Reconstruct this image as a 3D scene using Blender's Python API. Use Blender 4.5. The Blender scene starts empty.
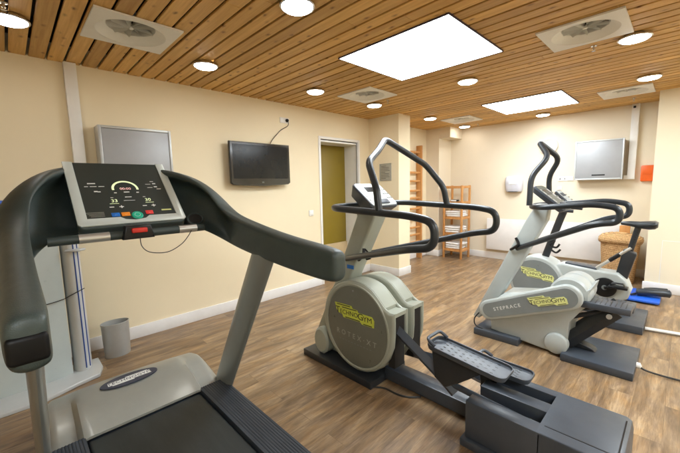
import bpy, bmesh, math, random
from mathutils import Vector, Matrix, Euler
random.seed(7)
PI = math.pi
S = bpy.context.scene
COL = S.collection

# ------------------------------------------------------------------ materials
def srgb(r, g, b):
    f = lambda c: (c/255/12.92) if c/255 <= .04045 else ((c/255+.055)/1.055)**2.4
    return (f(r), f(g), f(b), 1)

def nodes(name):
    m = bpy.data.materials.new(name); m.use_nodes = True
    nt = m.node_tree; b = nt.nodes['Principled BSDF']
    return m, nt, b

def noise(nt, scale, detail=4, rough=.55, vec=None, dist=0):
    n = nt.nodes.new('ShaderNodeTexNoise'); n.inputs['Scale'].default_value = scale
    n.inputs['Detail'].default_value = detail; n.inputs['Roughness'].default_value = rough
    n.inputs['Distortion'].default_value = dist
    if vec: nt.links.new(vec, n.inputs['Vector'])
    return n

def coords(nt, scale=(1, 1, 1), rot=(0, 0, 0), loc=(0, 0, 0)):
    tc = nt.nodes.new('ShaderNodeTexCoord'); mp = nt.nodes.new('ShaderNodeMapping')
    mp.inputs['Scale'].default_value = scale; mp.inputs['Rotation'].default_value = rot; mp.inputs['Location'].default_value = loc
    nt.links.new(tc.outputs['Object'], mp.inputs['Vector'])
    return mp.outputs['Vector']

def ramp(nt, fac, stops):
    r = nt.nodes.new('ShaderNodeValToRGB'); e = r.color_ramp.elements
    while len(e) < len(stops): e.new(.5)
    for el, (p, c) in zip(e, stops): el.position = p; el.color = c
    nt.links.new(fac, r.inputs['Fac'])
    return r

def mixc(nt, fac, a, b, mode='MIX'):
    n = nt.nodes.new('ShaderNodeMix'); n.data_type = 'RGBA'; n.blend_type = mode
    for v, s in ((fac, n.inputs[0]), (a, n.inputs[6]), (b, n.inputs[7])):
        if hasattr(v, 'is_linked') or hasattr(v, 'links'): nt.links.new(v, s)
        else: s.default_value = v
    return n.outputs[2]

def bump(nt, b, height, strength=.2, dist=.002):
    n = nt.nodes.new('ShaderNodeBump'); n.inputs['Strength'].default_value = strength; n.inputs['Distance'].default_value = dist
    nt.links.new(height, n.inputs['Height']); nt.links.new(n.outputs['Normal'], b.inputs['Normal'])

def surf(name, col, rough=.5, metal=0, var=.12, vscale=6, bumpscale=0, bumpstr=.2, bumpdist=.001, coat=0, roughvar=.08, spec=.5):
    """A plain paint / plastic / metal with a little wear in colour, gloss and relief."""
    m, nt, b = nodes(name)
    v = coords(nt)
    n = noise(nt, vscale, 5, .6, v)
    c2 = tuple(x*(1-var) for x in col[:3])+(1,); c3 = tuple(min(1, x*(1+var*.6)) for x in col[:3])+(1,)
    r = ramp(nt, n.outputs['Fac'], [(.3, c2), (.7, c3)])
    nt.links.new(r.outputs['Color'], b.inputs['Base Color'])
    n2 = noise(nt, vscale*3.3, 6, .65, v)
    mr = nt.nodes.new('ShaderNodeMapRange'); mr.inputs['To Min'].default_value = max(.02, rough-roughvar); mr.inputs['To Max'].default_value = min(1, rough+roughvar)
    nt.links.new(n2.outputs['Fac'], mr.inputs['Value']); nt.links.new(mr.outputs['Result'], b.inputs['Roughness'])
    b.inputs['Metallic'].default_value = metal
    b.inputs['Specular IOR Level'].default_value = spec
    if coat: b.inputs['Coat Weight'].default_value = coat; b.inputs['Coat Roughness'].default_value = .12
    if bumpscale:
        n3 = noise(nt, bumpscale, 3, .5, v); bump(nt, b, n3.outputs['Fac'], bumpstr, bumpdist)
    return m

def emit(name, col, strength):
    m, nt, b = nodes(name)
    b.inputs['Base Color'].default_value = (.8, .8, .8, 1)
    b.inputs['Emission Color'].default_value = col; b.inputs['Emission Strength'].default_value = strength
    return m

M = {}
M['wall'] = surf('painted wall', (.83, .725, .52, 1), .75, var=.05, vscale=.9, bumpscale=170, bumpstr=.25, bumpdist=.0015, roughvar=.06, spec=.25)
M['back_wall'] = surf('painted back wall', (.76, .675, .53, 1), .75, var=.04, vscale=.9, bumpscale=150, bumpstr=.25, bumpdist=.0015, roughvar=.06, spec=.25)
M['pier'] = surf('painted pier', (.80, .72, .54, 1), .75, var=.04, vscale=.9, bumpscale=190, bumpstr=.2, bumpdist=.0015, roughvar=.06, spec=.25)
M['skirting'] = surf('white skirting paint', (.80, .79, .78, 1), .4, var=.05)
M['white'] = surf('white enamel', (.80, .79, .76, 1), .4, var=.04)
M['vent'] = surf('off white vent enamel', (.82, .82, .79, 1), .5, var=.04)
M['dark_gap'] = surf('dark void', (.012, .010, .008, 1), .9)
M['charcoal'] = surf('charcoal painted steel', (.050, .060, .076, 1), .36, var=.15, bumpscale=500, bumpstr=.12, bumpdist=.0006)
M['black_steel'] = surf('black painted steel', (.020, .023, .027, 1), .4, var=.2, bumpscale=500, bumpstr=.1, bumpdist=.0006)
M['rubber'] = surf('dark moulded rubber', (.038, .054, .050, 1), .44, var=.15, vscale=9, bumpscale=380, bumpstr=.5, bumpdist=.0014)
M['grip'] = surf('black grip rubber', (.022, .028, .034, 1), .33, var=.2, bumpscale=600, bumpstr=.2, bumpdist=.0008)
M['black'] = surf('black plastic', (.010, .010, .011, 1), .32, spec=.35)
M['matt_black'] = surf('matt black insert', (.006, .006, .006, 1), .45, spec=.2)
M['gloss_black'] = surf('gloss black plastic', (.008, .007, .007, 1), .12, roughvar=.03, coat=.4)
M['membrane'] = surf('display membrane', (.028, .036, .033, 1), .4, var=.06, roughvar=.03)
M['frame_silver'] = surf('pale silver frame', (.60, .66, .63, 1), .35, metal=.2, var=.05, coat=.2)
M['screen'] = surf('dark glass screen', (.008, .009, .010, 1), .16, roughvar=.03, spec=.3)
M['shell'] = surf('pale grey green machine shell', (.335, .355, .295, 1), .34, var=.06, coat=.15, bumpscale=350, bumpstr=.06, bumpdist=.0006)
M['shell_cool'] = surf('pale grey machine shell', (.42, .455, .445, 1), .34, var=.06, coat=.15, bumpscale=350, bumpstr=.06, bumpdist=.0006)
M['inlay'] = surf('olive grey inlay', (.15, .155, .125, 1), .3, var=.08)
M['inlay_cool'] = surf('slate grey inlay', (.20, .22, .22, 1), .3, var=.08)
M['silver'] = surf('satin silver metal', (.62, .62, .58, 1), .33, metal=.75, var=.06)
M['silver_paint'] = surf('silver paint', (.54, .56, .56, 1), .32, metal=.12, var=.06, coat=.2)
M['upright'] = surf('grey upright paint', (.26, .275, .255, 1), .32, metal=.42, var=.06, coat=.15)
M['hood'] = surf('silver hood paint', (.31, .315, .285, 1), .33, metal=.3, var=.07, coat=.2)
M['chrome'] = surf('chrome', (.62, .61, .60, 1), .22, metal=1, var=.03)
M['steel'] = surf('brushed steel', (.47, .48, .47, 1), .36, metal=.35, var=.08)
M['logo_yellow'] = surf('yellow badge', (.58, .64, .08, 1), .4, var=.05)
M['logo_pale'] = surf('pale yellow badge', (.68, .70, .28, 1), .4, var=.05)
M['ink'] = surf('black ink', (.015, .015, .015, 1), .5)
M['letter_grey'] = surf('light grey lettering', (.34, .355, .31, 1), .4)
M['letter_white'] = surf('white lettering', (.75, .76, .74, 1), .4)
M['navy'] = surf('navy badge', (.035, .042, .07, 1), .35)
M['belt'] = surf('running belt', (.014, .018, .019, 1), .6, var=.25, vscale=4, bumpscale=900, bumpstr=.5, bumpdist=.001)
def mat_belt(name, lo, hi, sx):
    m, nt, b = nodes(name)
    v = coords(nt, scale=(1.2, sx, 1)); n = noise(nt, 1.6, 7, .7, v, .3)
    v2 = coords(nt); n2 = noise(nt, 3.5, 5, .65, v2)
    r = ramp(nt, n.outputs['Fac'], [(.35, lo), (.72, hi)])
    r2 = ramp(nt, n2.outputs['Fac'], [(.3, (.75, .75, .75, 1)), (.7, (1.25, 1.25, 1.2, 1))])
    nt.links.new(mixc(nt, 1, r.outputs['Color'], r2.outputs['Color'], 'MULTIPLY'), b.inputs['Base Color'])
    b.inputs['Roughness'].default_value = .55
    n3 = noise(nt, 700, 3, .5, v2); bump(nt, b, n3.outputs['Fac'], .5, .001)
    return m
M['belt'] = mat_belt('worn running belt', (.012, .016, .017, 1), (.026, .031, .031, 1), 9)
M['rail'] = mat_belt('scuffed side rail', (.014, .019, .029, 1), (.042, .052, .068, 1), 60)
M['blue'] = surf('blue plastic', (.012, .10, .55, 1), .4)
M['blue_line'] = surf('blue cord', (.02, .07, .30, 1), .4)
M['panel_teal'] = surf('pale blue grey panel', (.46, .515, .51, 1), .3, var=.05, coat=.2)
M['red'] = surf('red plastic', (.62, .03, .02, 1), .35)
M['orange'] = surf('orange plastic', (.80, .13, .015, 1), .4)
M['wood'] = None
M['towel'] = surf('white towel', (.80, .79, .78, 1), .95, var=.06, bumpscale=260, bumpstr=.7, bumpdist=.004)
M['olive'] = surf('ochre door paint', (.235, .165, .010, 1), .45, var=.08, vscale=2)
M['beige'] = surf('beige panel', (.55, .42, .24, 1), .5)
M['cable'] = surf('black cable', (.02, .02, .02, 1), .5)
M['white_cable'] = surf('white cable cover', (.62, .62, .60, 1), .45)
M['paper'] = surf('notice sheet', (.40, .38, .31, 1), .5)
M['glass_grey'] = surf('smoked white plastic', (.62, .63, .70, 1), .2, coat=.3)
M['cab_face'] = surf('satin grey door', (.36, .37, .385, 1), .45, metal=.2, var=.05)
M['cab_side'] = surf('bronze side', (.30, .22, .12, 1), .4, var=.06)
M['led_green'] = emit('lit yellow green display', (.50, .75, .05, 1), .5)
M['led_red'] = emit('lit red display', (.8, .05, .03, 1), .5)
M['btn_blue'] = surf('blue key', (.02, .16, .55, 1), .3)
M['btn_orange'] = surf('orange key', (.85, .28, .03, 1), .3)
M['btn_green'] = surf('green key', (.01, .42, .26, 1), .3)
M['btn_red'] = surf('red key', (.75, .05, .05, 1), .3)
M['light_panel'] = emit('lit ceiling panel', (.87, .95, 1, 1), 23)
M['lamp'] = emit('lit downlight glass', (1, .97, .91, 1), 23)
M['skylight_frame'] = surf('dark panel frame', (.045, .035, .06, 1), .4)

def mat_floor():
    m, nt, b = nodes('wood plank vinyl floor'); L = nt.links
    v = coords(nt, rot=(0, 0, PI/2))
    br = nt.nodes.new('ShaderNodeTexBrick'); br.offset = .37; br.offset_frequency = 2
    br.inputs['Scale'].default_value = 1; br.inputs['Brick Width'].default_value = 1.2; br.inputs['Row Height'].default_value = .152
    br.inputs['Mortar Size'].default_value = .0010; br.inputs['Mortar Smooth'].default_value = .2; br.inputs['Bias'].default_value = 0
    br.inputs['Color1'].default_value = (0, 0, 0, 1); br.inputs['Color2'].default_value = (1, 1, 1, 1); br.inputs['Mortar'].default_value = (.5, .5, .5, 1)
    L.new(v, br.inputs['Vector'])
    # offset the grain per plank
    v2 = coords(nt, scale=(9, 1.3, 1))
    add = nt.nodes.new('ShaderNodeVectorMath'); add.operation = 'MULTIPLY_ADD'
    L.new(br.outputs['Color'], add.inputs[0]); add.inputs[1].default_value = (13, 29, 7); L.new(v2, add.inputs[2])
    g1 = noise(nt, 1.5, 7, .62, add.outputs[0], .5)
    v3 = coords(nt, scale=(95, 5.0, 1)); add2 = nt.nodes.new('ShaderNodeVectorMath'); add2.operation = 'MULTIPLY_ADD'
    L.new(br.outputs['Color'], add2.inputs[0]); add2.inputs[1].default_value = (31, 17, 3); L.new(v3, add2.inputs[2])
    g2 = noise(nt, 1.6, 8, .75, add2.outputs[0], .3)
    v4 = coords(nt, scale=(11, 3.2, 1)); g3 = noise(nt, 1.3, 5, .6, v4, .4)
    r1 = ramp(nt, g1.outputs['Fac'], [(.25, srgb(96, 79, 60)), (.42, srgb(129, 107, 82)), (.55, srgb(153, 130, 102)), (.74, srgb(190, 167, 135))])
    rh = ramp(nt, g3.outputs['Fac'], [(.35, (.86, .84, .88, 1)), (.5, (1, .97, .92, 1)), (.66, (1.06, .92, .72, 1))])
    c = mixc(nt, 1, r1.outputs['Color'], rh.outputs['Color'], 'MULTIPLY')
    r2 = ramp(nt, g2.outputs['Fac'], [(.33, (.50, .47, .45, 1)), (.5, (.86, .85, .84, 1)), (.66, (1.1, 1.1, 1.1, 1))])
    c = mixc(nt, .75, c, r2.outputs['Color'], 'MULTIPLY')
    r3 = ramp(nt, br.outputs['Color'], [(0, (.86, .85, .85, 1)), (1, (1.06, 1.05, 1.03, 1))])
    c = mixc(nt, 1.0, c, r3.outputs['Color'], 'MULTIPLY')
    c = mixc(nt, br.outputs['Fac'], c, mixc(nt, 1, c, (.62, .6, .58, 1), 'MULTIPLY'))
    L.new(c, b.inputs['Base Color'])
    mr = nt.nodes.new('ShaderNodeMapRange'); mr.inputs['To Min'].default_value = .26; mr.inputs['To Max'].default_value = .46
    L.new(g2.outputs['Fac'], mr.inputs['Value']); L.new(mr.outputs['Result'], b.inputs['Roughness'])
    bump(nt, b, g2.outputs['Fac'], .12, .001)
    return m

def mat_wood(name, dark, light, along='x', knots=True, plank=None):
    m, nt, b = nodes(name); L = nt.links
    sc = {'x': (1.1, 22, 22), 'y': (22, 1.1, 22), 'z': (22, 22, 1.1)}[along]
    v = coords(nt, scale=sc)
    tcn = nt.nodes.new('ShaderNodeTexCoord')
    if plank:                                   # every board gets its own stretch of grain and tone
        sep = nt.nodes.new('ShaderNodeSeparateXYZ'); L.new(tcn.outputs['Object'], sep.inputs[0])
        d = nt.nodes.new('ShaderNodeMath'); d.operation = 'MULTIPLY_ADD'; d.inputs[1].default_value = 1/plank[0]; d.inputs[2].default_value = -plank[1]/plank[0]
        L.new(sep.outputs['Y'], d.inputs[0])
        fl = nt.nodes.new('ShaderNodeMath'); fl.operation = 'FLOOR'; L.new(d.outputs[0], fl.inputs[0])
        wn = nt.nodes.new('ShaderNodeTexWhiteNoise'); wn.noise_dimensions = '1D'; L.new(fl.outputs[0], wn.inputs['W'])
        ad = nt.nodes.new('ShaderNodeVectorMath'); ad.operation = 'MULTIPLY_ADD'
        L.new(wn.outputs['Color'], ad.inputs[0]); ad.inputs[1].default_value = (40, 40, 40); L.new(v, ad.inputs[2]); v = ad.outputs[0]
    g = noise(nt, 1.7, 6, .6, v, .6)
    r = ramp(nt, g.outputs['Fac'], [(.3, dark), (.66, light)])
    c = r.outputs['Color']
    if plank:
        rt = ramp(nt, wn.outputs['Value'], [(0, (.72, .69, .66, 1)), (1, (1.10, 1.09, 1.06, 1))])
        c = mixc(nt, 1, c, rt.outputs['Color'], 'MULTIPLY')
    if knots:
        vk = coords(nt, scale=(5.2, 9, 9) if along == 'x' else (9, 9, 5.2))
        wb = noise(nt, 2.5, 2, .5, vk)
        k = nt.nodes.new('ShaderNodeTexVoronoi'); k.voronoi_dimensions = '2D'; k.inputs['Scale'].default_value = .95; k.inputs['Randomness'].default_value = 1
        mx = nt.nodes.new('ShaderNodeVectorMath'); mx.operation = 'MULTIPLY_ADD'; mx.inputs[1].default_value = (.2, .2, .2)
        L.new(wb.outputs['Color'], mx.inputs[0]); L.new(vk, mx.inputs[2]); L.new(mx.outputs[0], k.inputs['Vector'])
        rk = ramp(nt, k.outputs['Distance'], [(.025, (.9, .9, .9, 1)), (.08, (.4, .4, .4, 1)), (.15, (0, 0, 0, 1))])
        nm = noise(nt, .9, 2, .5, vk); rm = ramp(nt, nm.outputs['Fac'], [(.44, (.06, .06, .06, 1)), (.56, (1, 1, 1, 1))])
        kk = mixc(nt, 1, rk.outputs['Color'], rm.outputs['Color'], 'MULTIPLY')
        c = mixc(nt, kk, c, (dark[0]*.30, dark[1]*.22, dark[2]*.2, 1))
    L.new(c, b.inputs['Base Color']); b.inputs['Roughness'].default_value = .5
    b.inputs['Specular IOR Level'].default_value = .3
    bump(nt, b, g.outputs['Fac'], .15, .001)
    return m
M['floor'] = mat_floor()
M['slat'] = mat_wood('pine ceiling slats', (.55, .305, .085, 1), (.75, .475, .165, 1), 'x', True, (.113, .104))
M['wood'] = mat_wood('light beech wood', (.46, .21, .065, 1), (.62, .32, .115, 1), 'z', False)

def mat_wicker():
    m, nt, b = nodes('woven wicker'); L = nt.links
    v = coords(nt, scale=(1, 1, 1))
    w1 = nt.nodes.new('ShaderNodeTexWave'); w1.bands_direction = 'Z'; w1.inputs['Scale'].default_value = 22; w1.inputs['Distortion'].default_value = 3.5; w1.inputs['Detail Scale'].default_value = 8; L.new(v, w1.inputs['Vector'])
    n = noise(nt, 42, 4, .6, v)
    mxn = nt.nodes.new('ShaderNodeMath'); mxn.operation = 'MULTIPLY'; L.new(w1.outputs['Fac'], mxn.inputs[0]); L.new(n.outputs['Fac'], mxn.inputs[1])
    r = ramp(nt, mxn.outputs[0], [(.05, (.22, .10, .03, 1)), (.22, (.58, .32, .12, 1)), (.5, (.78, .52, .25, 1))])
    L.new(r.outputs['Color'], b.inputs['Base Color']); b.inputs['Roughness'].default_value = .6
    bump(nt, b, mxn.outputs[0], .8, .012)
    return m
M['wicker'] = mat_wicker()

# ------------------------------------------------------------------ mesh builder
def fillet(pts, r, n=6):
    """Round the corners of a polyline."""
    P = [Vector(p) for p in pts]; out = [P[0]]
    for i in range(1, len(P)-1):
        a, b, c = P[i-1], P[i], P[i+1]
        da, dc = (a-b), (c-b)
        k = min(r, da.length*.48, dc.length*.48)
        s, e = b+da.normalized()*k, b+dc.normalized()*k
        for j in range(n+1):
            t = j/n
            out.append(s*(1-t)**2+b*2*t*(1-t)+e*t*t)
    out.append(P[-1]); return out

def spline(pts, n=8, closed=False):
    P = [Vector(p) for p in pts]; out = []; N = len(P)
    for i in range(N if closed else N-1):
        g = (lambda k: P[k % N]) if closed else (lambda k: P[max(0, min(N-1, k))])
        a, b, c, d = g(i-1), g(i), g(i+1), g(i+2)
        for j in range(n):
            t = j/n
            out.append(.5*((2*b)+(c-a)*t+(2*a-5*b+4*c-d)*t*t+(3*b-a-3*c+d)*t**3))
    if not closed: out.append(P[-1])
    return out

class MB:
    def __init__(s): s.bm = bmesh.new(); s.mats = []
    def mi(s, m):
        m = M[m] if isinstance(m, str) else m
        if m not in s.mats: s.mats.append(m)
        return s.mats.index(m)
    def add(s, b2, mat, X=None):
        if X is not None: b2.transform(X)
        i = s.mi(mat)
        for f in b2.faces: f.material_index = i
        me = bpy.data.meshes.new('tmp'); b2.to_mesh(me); b2.free(); s.bm.from_mesh(me); bpy.data.meshes.remove(me)
        return s
    def box(s, mat, x0, x1, y0, y1, z0, z1, bev=0, seg=2, X=None):
        b = bmesh.new(); bmesh.ops.create_cube(b, size=1)
        for v in b.verts: v.co = Vector(((x0+x1)/2+v.co.x*(x1-x0), (y0+y1)/2+v.co.y*(y1-y0), (z0+z1)/2+v.co.z*(z1-z0)))
        if bev: bmesh.ops.bevel(b, geom=b.edges[:], offset=bev, segments=seg, profile=.5, affect='EDGES')
        return s.add(b, mat, X)
    def prism(s, mat, poly, plane, lo, hi, bev=0, seg=3, X=None):
        """Extrude a 2-D outline: plane 'xz' along y, 'yz' along x, 'xy' along z."""
        b = bmesh.new()
        def P(u, v, w): return {'xz': (u, w, v), 'yz': (w, u, v), 'xy': (u, v, w)}[plane]
        A = [b.verts.new(P(u, v, lo)) for u, v in poly]; B = [b.verts.new(P(u, v, hi)) for u, v in poly]
        n = len(poly); fa = b.faces.new(A); fb = b.faces.new(B[::-1])
        for i in range(n): b.faces.new((A[i], B[i], B[(i+1) % n], A[(i+1) % n]))
        bmesh.ops.recalc_face_normals(b, faces=b.faces[:])
        if bev: bmesh.ops.bevel(b, geom=[e for f in (fa, fb) for e in f.edges], offset=bev, segments=seg, profile=.5, affect='EDGES')
        return s.add(b, mat, X)
    def rings(s, mat, R, closed=False, caps=True, X=None):
        b = bmesh.new(); V = [[b.verts.new(p) for p in r] for r in R]; n = len(R[0])
        m = len(V)
        for i in range(m if closed else m-1):
            a, c = V[i], V[(i+1) % m]
            for j in range(n): b.faces.new((a[j], a[(j+1) % n], c[(j+1) % n], c[j]))
        if caps and not closed: b.faces.new(V[0][::-1]); b.faces.new(V[-1])
        bmesh.ops.recalc_face_normals(b, faces=b.faces[:])
        return s.add(b, mat, X)
    def tube(s, mat, pts, r, seg=14, closed=False, flat=None, caps=True, X=None):
        """Round (or oval, flat=(rn, rb, up)) bar along a path; r may be a list."""
        P = [Vector(p) for p in pts]; n = len(P); R = []
        up = Vector(flat[2]) if flat else None; nn = None
        for i in range(n):
            if closed: t = P[(i+1) % n]-P[i-1]
            else: t = P[min(i+1, n-1)]-P[max(i-1, 0)]
            t.normalize()
            if up is not None: a = (up-t*up.dot(t)).normalized()
            else:
                if nn is None:
                    nn = Vector((0, 0, 1)) if abs(t.z) < .9 else Vector((1, 0, 0))
                a = (nn-t*nn.dot(t)).normalized(); nn = a
            b = t.cross(a)
            ra, rb = (flat[0], flat[1]) if flat else ((r[i], r[i]) if isinstance(r, (list, tuple)) else (r, r))
            R.append([P[i]+a*ra*math.cos(2*PI*k/seg)+b*rb*math.sin(2*PI*k/seg) for k in range(seg)])
        return s.rings(mat, R, closed, caps, X)
    def lathe(s, mat, prof, c=(0, 0, 0), axis='z', seg=32, caps=True, sx=1, sy=1, X=None):
        R = []
        for r, h in prof:
            ring = []
            for k in range(seg):
                a = 2*PI*k/seg; u, v = r*math.cos(a)*sx, r*math.sin(a)*sy
                q = {'z': (u, v, h), 'y': (u, h, v), 'x': (h, u, v)}[axis]
                ring.append(Vector(c)+Vector(q))
            R.append(ring)
        return s.rings(mat, R, False, caps, X)
    def sphere(s, mat, c, rx, ry, rz, X=None, u=20, v=12):
        b = bmesh.new(); bmesh.ops.create_uvsphere(b, u_segments=u, v_segments=v, radius=1)
        for w in b.verts: w.co = Vector((c[0]+w.co.x*rx, c[1]+w.co.y*ry, c[2]+w.co.z*rz))
        return s.add(b, mat, X)
    def text(s, mat, body, X, size=1, ext=.004, align='CENTER', spacing=1, sx=1, shear=0, bold=0):
        """Lettering in a local frame: x right, y up, z out of the surface; X places it."""
        cu = bpy.data.curves.new('lettering', 'FONT'); cu.body = body; cu.size = size; cu.extrude = ext
        cu.align_x = align; cu.align_y = 'CENTER'; cu.space_character = spacing; cu.resolution_u = 3; cu.shear = shear; cu.offset = bold
        o = bpy.data.objects.new('lettering', cu); COL.objects.link(o)
        dg = bpy.context.evaluated_depsgraph_get(); me = bpy.data.meshes.new_from_object(o.evaluated_get(dg))
        bpy.data.objects.remove(o); bpy.data.curves.remove(cu)
        b = bmesh.new(); b.from_mesh(me); bpy.data.meshes.remove(me)
        return s.add(b, mat, X @ Matrix.Diagonal((sx, 1, 1, 1)))
    def build(s, name, parent=None, smooth=35, mats=None):
        me = bpy.data.meshes.new(name)
        org = Vector((0, 0, 0)); p = parent
        while p is not None: org += p.location; p = p.parent
        s.bm.transform(Matrix.Translation(-org))
        s.bm.to_mesh(me); s.bm.free()
        for m in s.mats: me.materials.append(m)
        me.polygons.foreach_set('use_smooth', [True]*len(me.polygons))
        me.set_sharp_from_angle(angle=math.radians(smooth))
        o = bpy.data.objects.new(name, me); COL.objects.link(o)
        if parent is not None: o.parent = parent
        return o

def thing(name, label, cat, loc, group=None):
    o = bpy.data.objects.new(name, None); o.empty_display_size = .1; COL.objects.link(o)
    o.location = loc; o['label'] = label; o['category'] = cat
    if group: o['group'] = group
    return o
def tag(o, label, cat, group=None):
    o['label'] = label; o['category'] = cat
    if group: o['group'] = group
    return o
def struct(name, mb):
    o = mb.build(name); o['kind'] = 'structure'; return o
def copy_tree(o, loc=None, label=None, parent=None):
    c = o.copy(); COL.objects.link(c)
    if parent is not None: c.parent = parent; c.matrix_parent_inverse = o.matrix_parent_inverse.copy()
    for ch in [x for x in bpy.data.objects if x.parent == o]: copy_tree(ch, parent=c)
    if loc is not None: c.location = loc
    if label: c['label'] = label
    return c
def frame(o, r, u):
    """Matrix with x = r, y = u, z = r x u, origin o."""
    r = Vector(r).normalized(); u = Vector(u); u = (u-r*u.dot(r)).normalized(); n = r.cross(u)
    return Matrix(((r.x, u.x, n.x, o[0]), (r.y, u.y, n.y, o[1]), (r.z, u.z, n.z, o[2]), (0, 0, 0, 1)))

# ------------------------------------------------------------------ room
XL, YB, H = -3.68, 6.535, 2.5
XR, YF = 2.6, -2.4
struct('floor', MB().box('floor', XL-.4, XR+.2, YF-.2, YB+.2, -.1, 0))

# walls; the left one has the door opening
DY0, DY1, DZ = 3.235, 4.03, 2.115
w = MB()
w.box('wall', XL-.15, XL, YF, DY0, 0, 2.7); w.box('wall', XL-.15, XL, DY1, YB, 0, 2.7); w.box('wall', XL-.15, XL, DY0, DY1, DZ, 2.7)
struct('wall_left', w)
struct('wall_back', MB().box('back_wall', XL-.15, XR+.15, YB, YB+.15, 0, 2.7))
struct('wall_right', MB().box('wall', XR, XR+.15, YF, YB, 0, 2.7))
struct('wall_front', MB().box('wall', XL-.15, XR+.15, YF-.15, YF, 0, 2.7))
# the wide boxed pier on the right, the pillar by the door, the corner pier with its boxed duct
pr = MB().box('pier', -.3, XR, 5.79, YB, 0, 2.6)
struct('wall_pier', pr)
pil = MB().box('wall', XL-.01, -3.09, 4.30, 4.60, 0, 2.6); struct('pillar', pil)
cp = MB().box('back_wall', XL-.01, -3.40, 6.05, YB+.01, 0, 2.6); struct('corner_pier', cp)
struct('duct_box', MB().box('back_wall', -3.402, -3.175, 6.052, YB+.01, 2.31, 2.6))
bb = MB()
def base(x0, x1, y0, y1): bb.box('skirting', x0, x1, y0, y1, 0, .122, .004)
base(XL, XL+.016, YF, DY0-.035); base(XL, XL+.016, DY1+.035, 4.285); base(XL, XL+.016, 4.615, 6.034)
base(XL+.018, -3.074, 4.284, 4.30); base(-3.09, -3.074, 4.302, 4.614); base(XL+.018, -3.09, 4.60, 4.616)
base(XL+.018, -3.384, 6.034, 6.05); base(-3.40, -3.384, 6.052, YB-.018); base(-3.398, -.3, YB-.016, YB)
base(-.316, XR, 5.774, 5.79)
struct('baseboard', bb)

# ceiling: separate pine slats with dark gaps, cut out round every fitting
PITCH, PH, GAP = .113, .104, .017
SKY = [(-2.115, -1.115, 2.09, 3.0), (-2.05, -1.10, 4.77, 5.70)]
SKY_OFF = [(.75, 1.75, 2.09, 3.0), (.75, 1.75, 4.2, 5.1), (.75, 1.75, -1.2, -.3)]  # unseen panels, added to help light the room
VENTS = [(-2.70, .71), (-.588, 3.09), (-.588, 5.50), (-2.72, 3.16), (-2.71, 5.55)]
LIGHTS = [(-2.96, .11), (-2.96, 1.325), (-1.672, 1.325), (-2.96, 2.56), (-2.96, 3.58), (-2.96, 4.98), (-1.667, 3.535), (-1.667, 6.18), (-2.96, 6.19), (-.345, 3.48), (-.345, 4.90)]
LIGHTS_OFF = [(.95, 1.325), (.95, 3.48), (-.345, .11), (-.345, -1.2), (.95, -1.9)]
holes = [(a+.02, b-.02, c+.02, d-.02) for a, b, c, d in SKY+SKY_OFF]+[(x-.215, x+.215, y-.215, y+.215) for x, y in VENTS]
c = MB()
k = -23
while True:
    y0 = PH+PITCH*k+GAP/2; y1 = y0+PITCH-GAP; k += 1
    if y0 > YB: break
    if y1 < YF: continue
    rects = [(XL-.01, XR, y0, y1)]                    # cut the fittings out of this slat, keeping slivers beside them
    for hx0, hx1, hy0, hy1 in holes:
        ns = []
        for a, b, p, q in rects:
            if q <= hy0 or p >= hy1 or b <= hx0 or a >= hx1: ns.append((a, b, p, q)); continue
            if hx0 > a: ns.append((a, hx0, p, q))
            if hx1 < b: ns.append((hx1, b, p, q))
            for u, v in ((p, min(q, hy0)), (max(p, hy1), q)):
                if v-u > .004: ns.append((max(a, hx0), min(b, hx1), u, v))
        rects = ns
    for a, b, p, q in rects:
        x = a                                         # boards butt end to end at random joints
        while x < b-.01:
            e = min(b, x+random.uniform(1.6, 3.4))
            if b-e < .4: e = b
            c.box('slat', x+.0008, e-.0008, p, q, H+random.uniform(0, .0015), H+.02, min(.0025, (q-p)*.3), 1); x = e
c.box('dark_gap', XL-.15, XR+.15, YF-.15, YB+.15, 2.64, 2.70)
struct('ceiling', c)

# light panels
def make_panel(x0, x1, y0, y1, label):
    t = thing('ceiling_light_panel', label, 'ceiling light', ((x0+x1)/2, (y0+y1)/2, H), 'square light panels in the ceiling')
    f = MB(); q = .009
    f.box('skylight_frame', x0, x1, y0, y0+q, H-.011, H+.03, .002); f.box('skylight_frame', x0, x1, y1-q, y1, H-.011, H+.03, .002)
    f.box('skylight_frame', x0, x0+q, y0+q, y1-q, H-.011, H+.03, .002); f.box('skylight_frame', x1-q, x1, y0+q, y1-q, H-.011, H+.03, .002)
    f.build('frame', t)
    MB().box('light_panel', x0+q-.002, x1-q+.002, y0+q-.002, y1-q+.002, H-.008, H+.02).build('diffuser', t)
    return t
PL = ['large lit square ceiling panel, nearer one, high over the elliptical machine', 'lit square ceiling panel nearer the back wall, the farther one']
for s_, l_ in zip(SKY, PL): make_panel(*s_, l_)
for i, s_ in enumerate(SKY_OFF): make_panel(*s_, 'unseen square light panel added to light the room, over the camera side')

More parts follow.
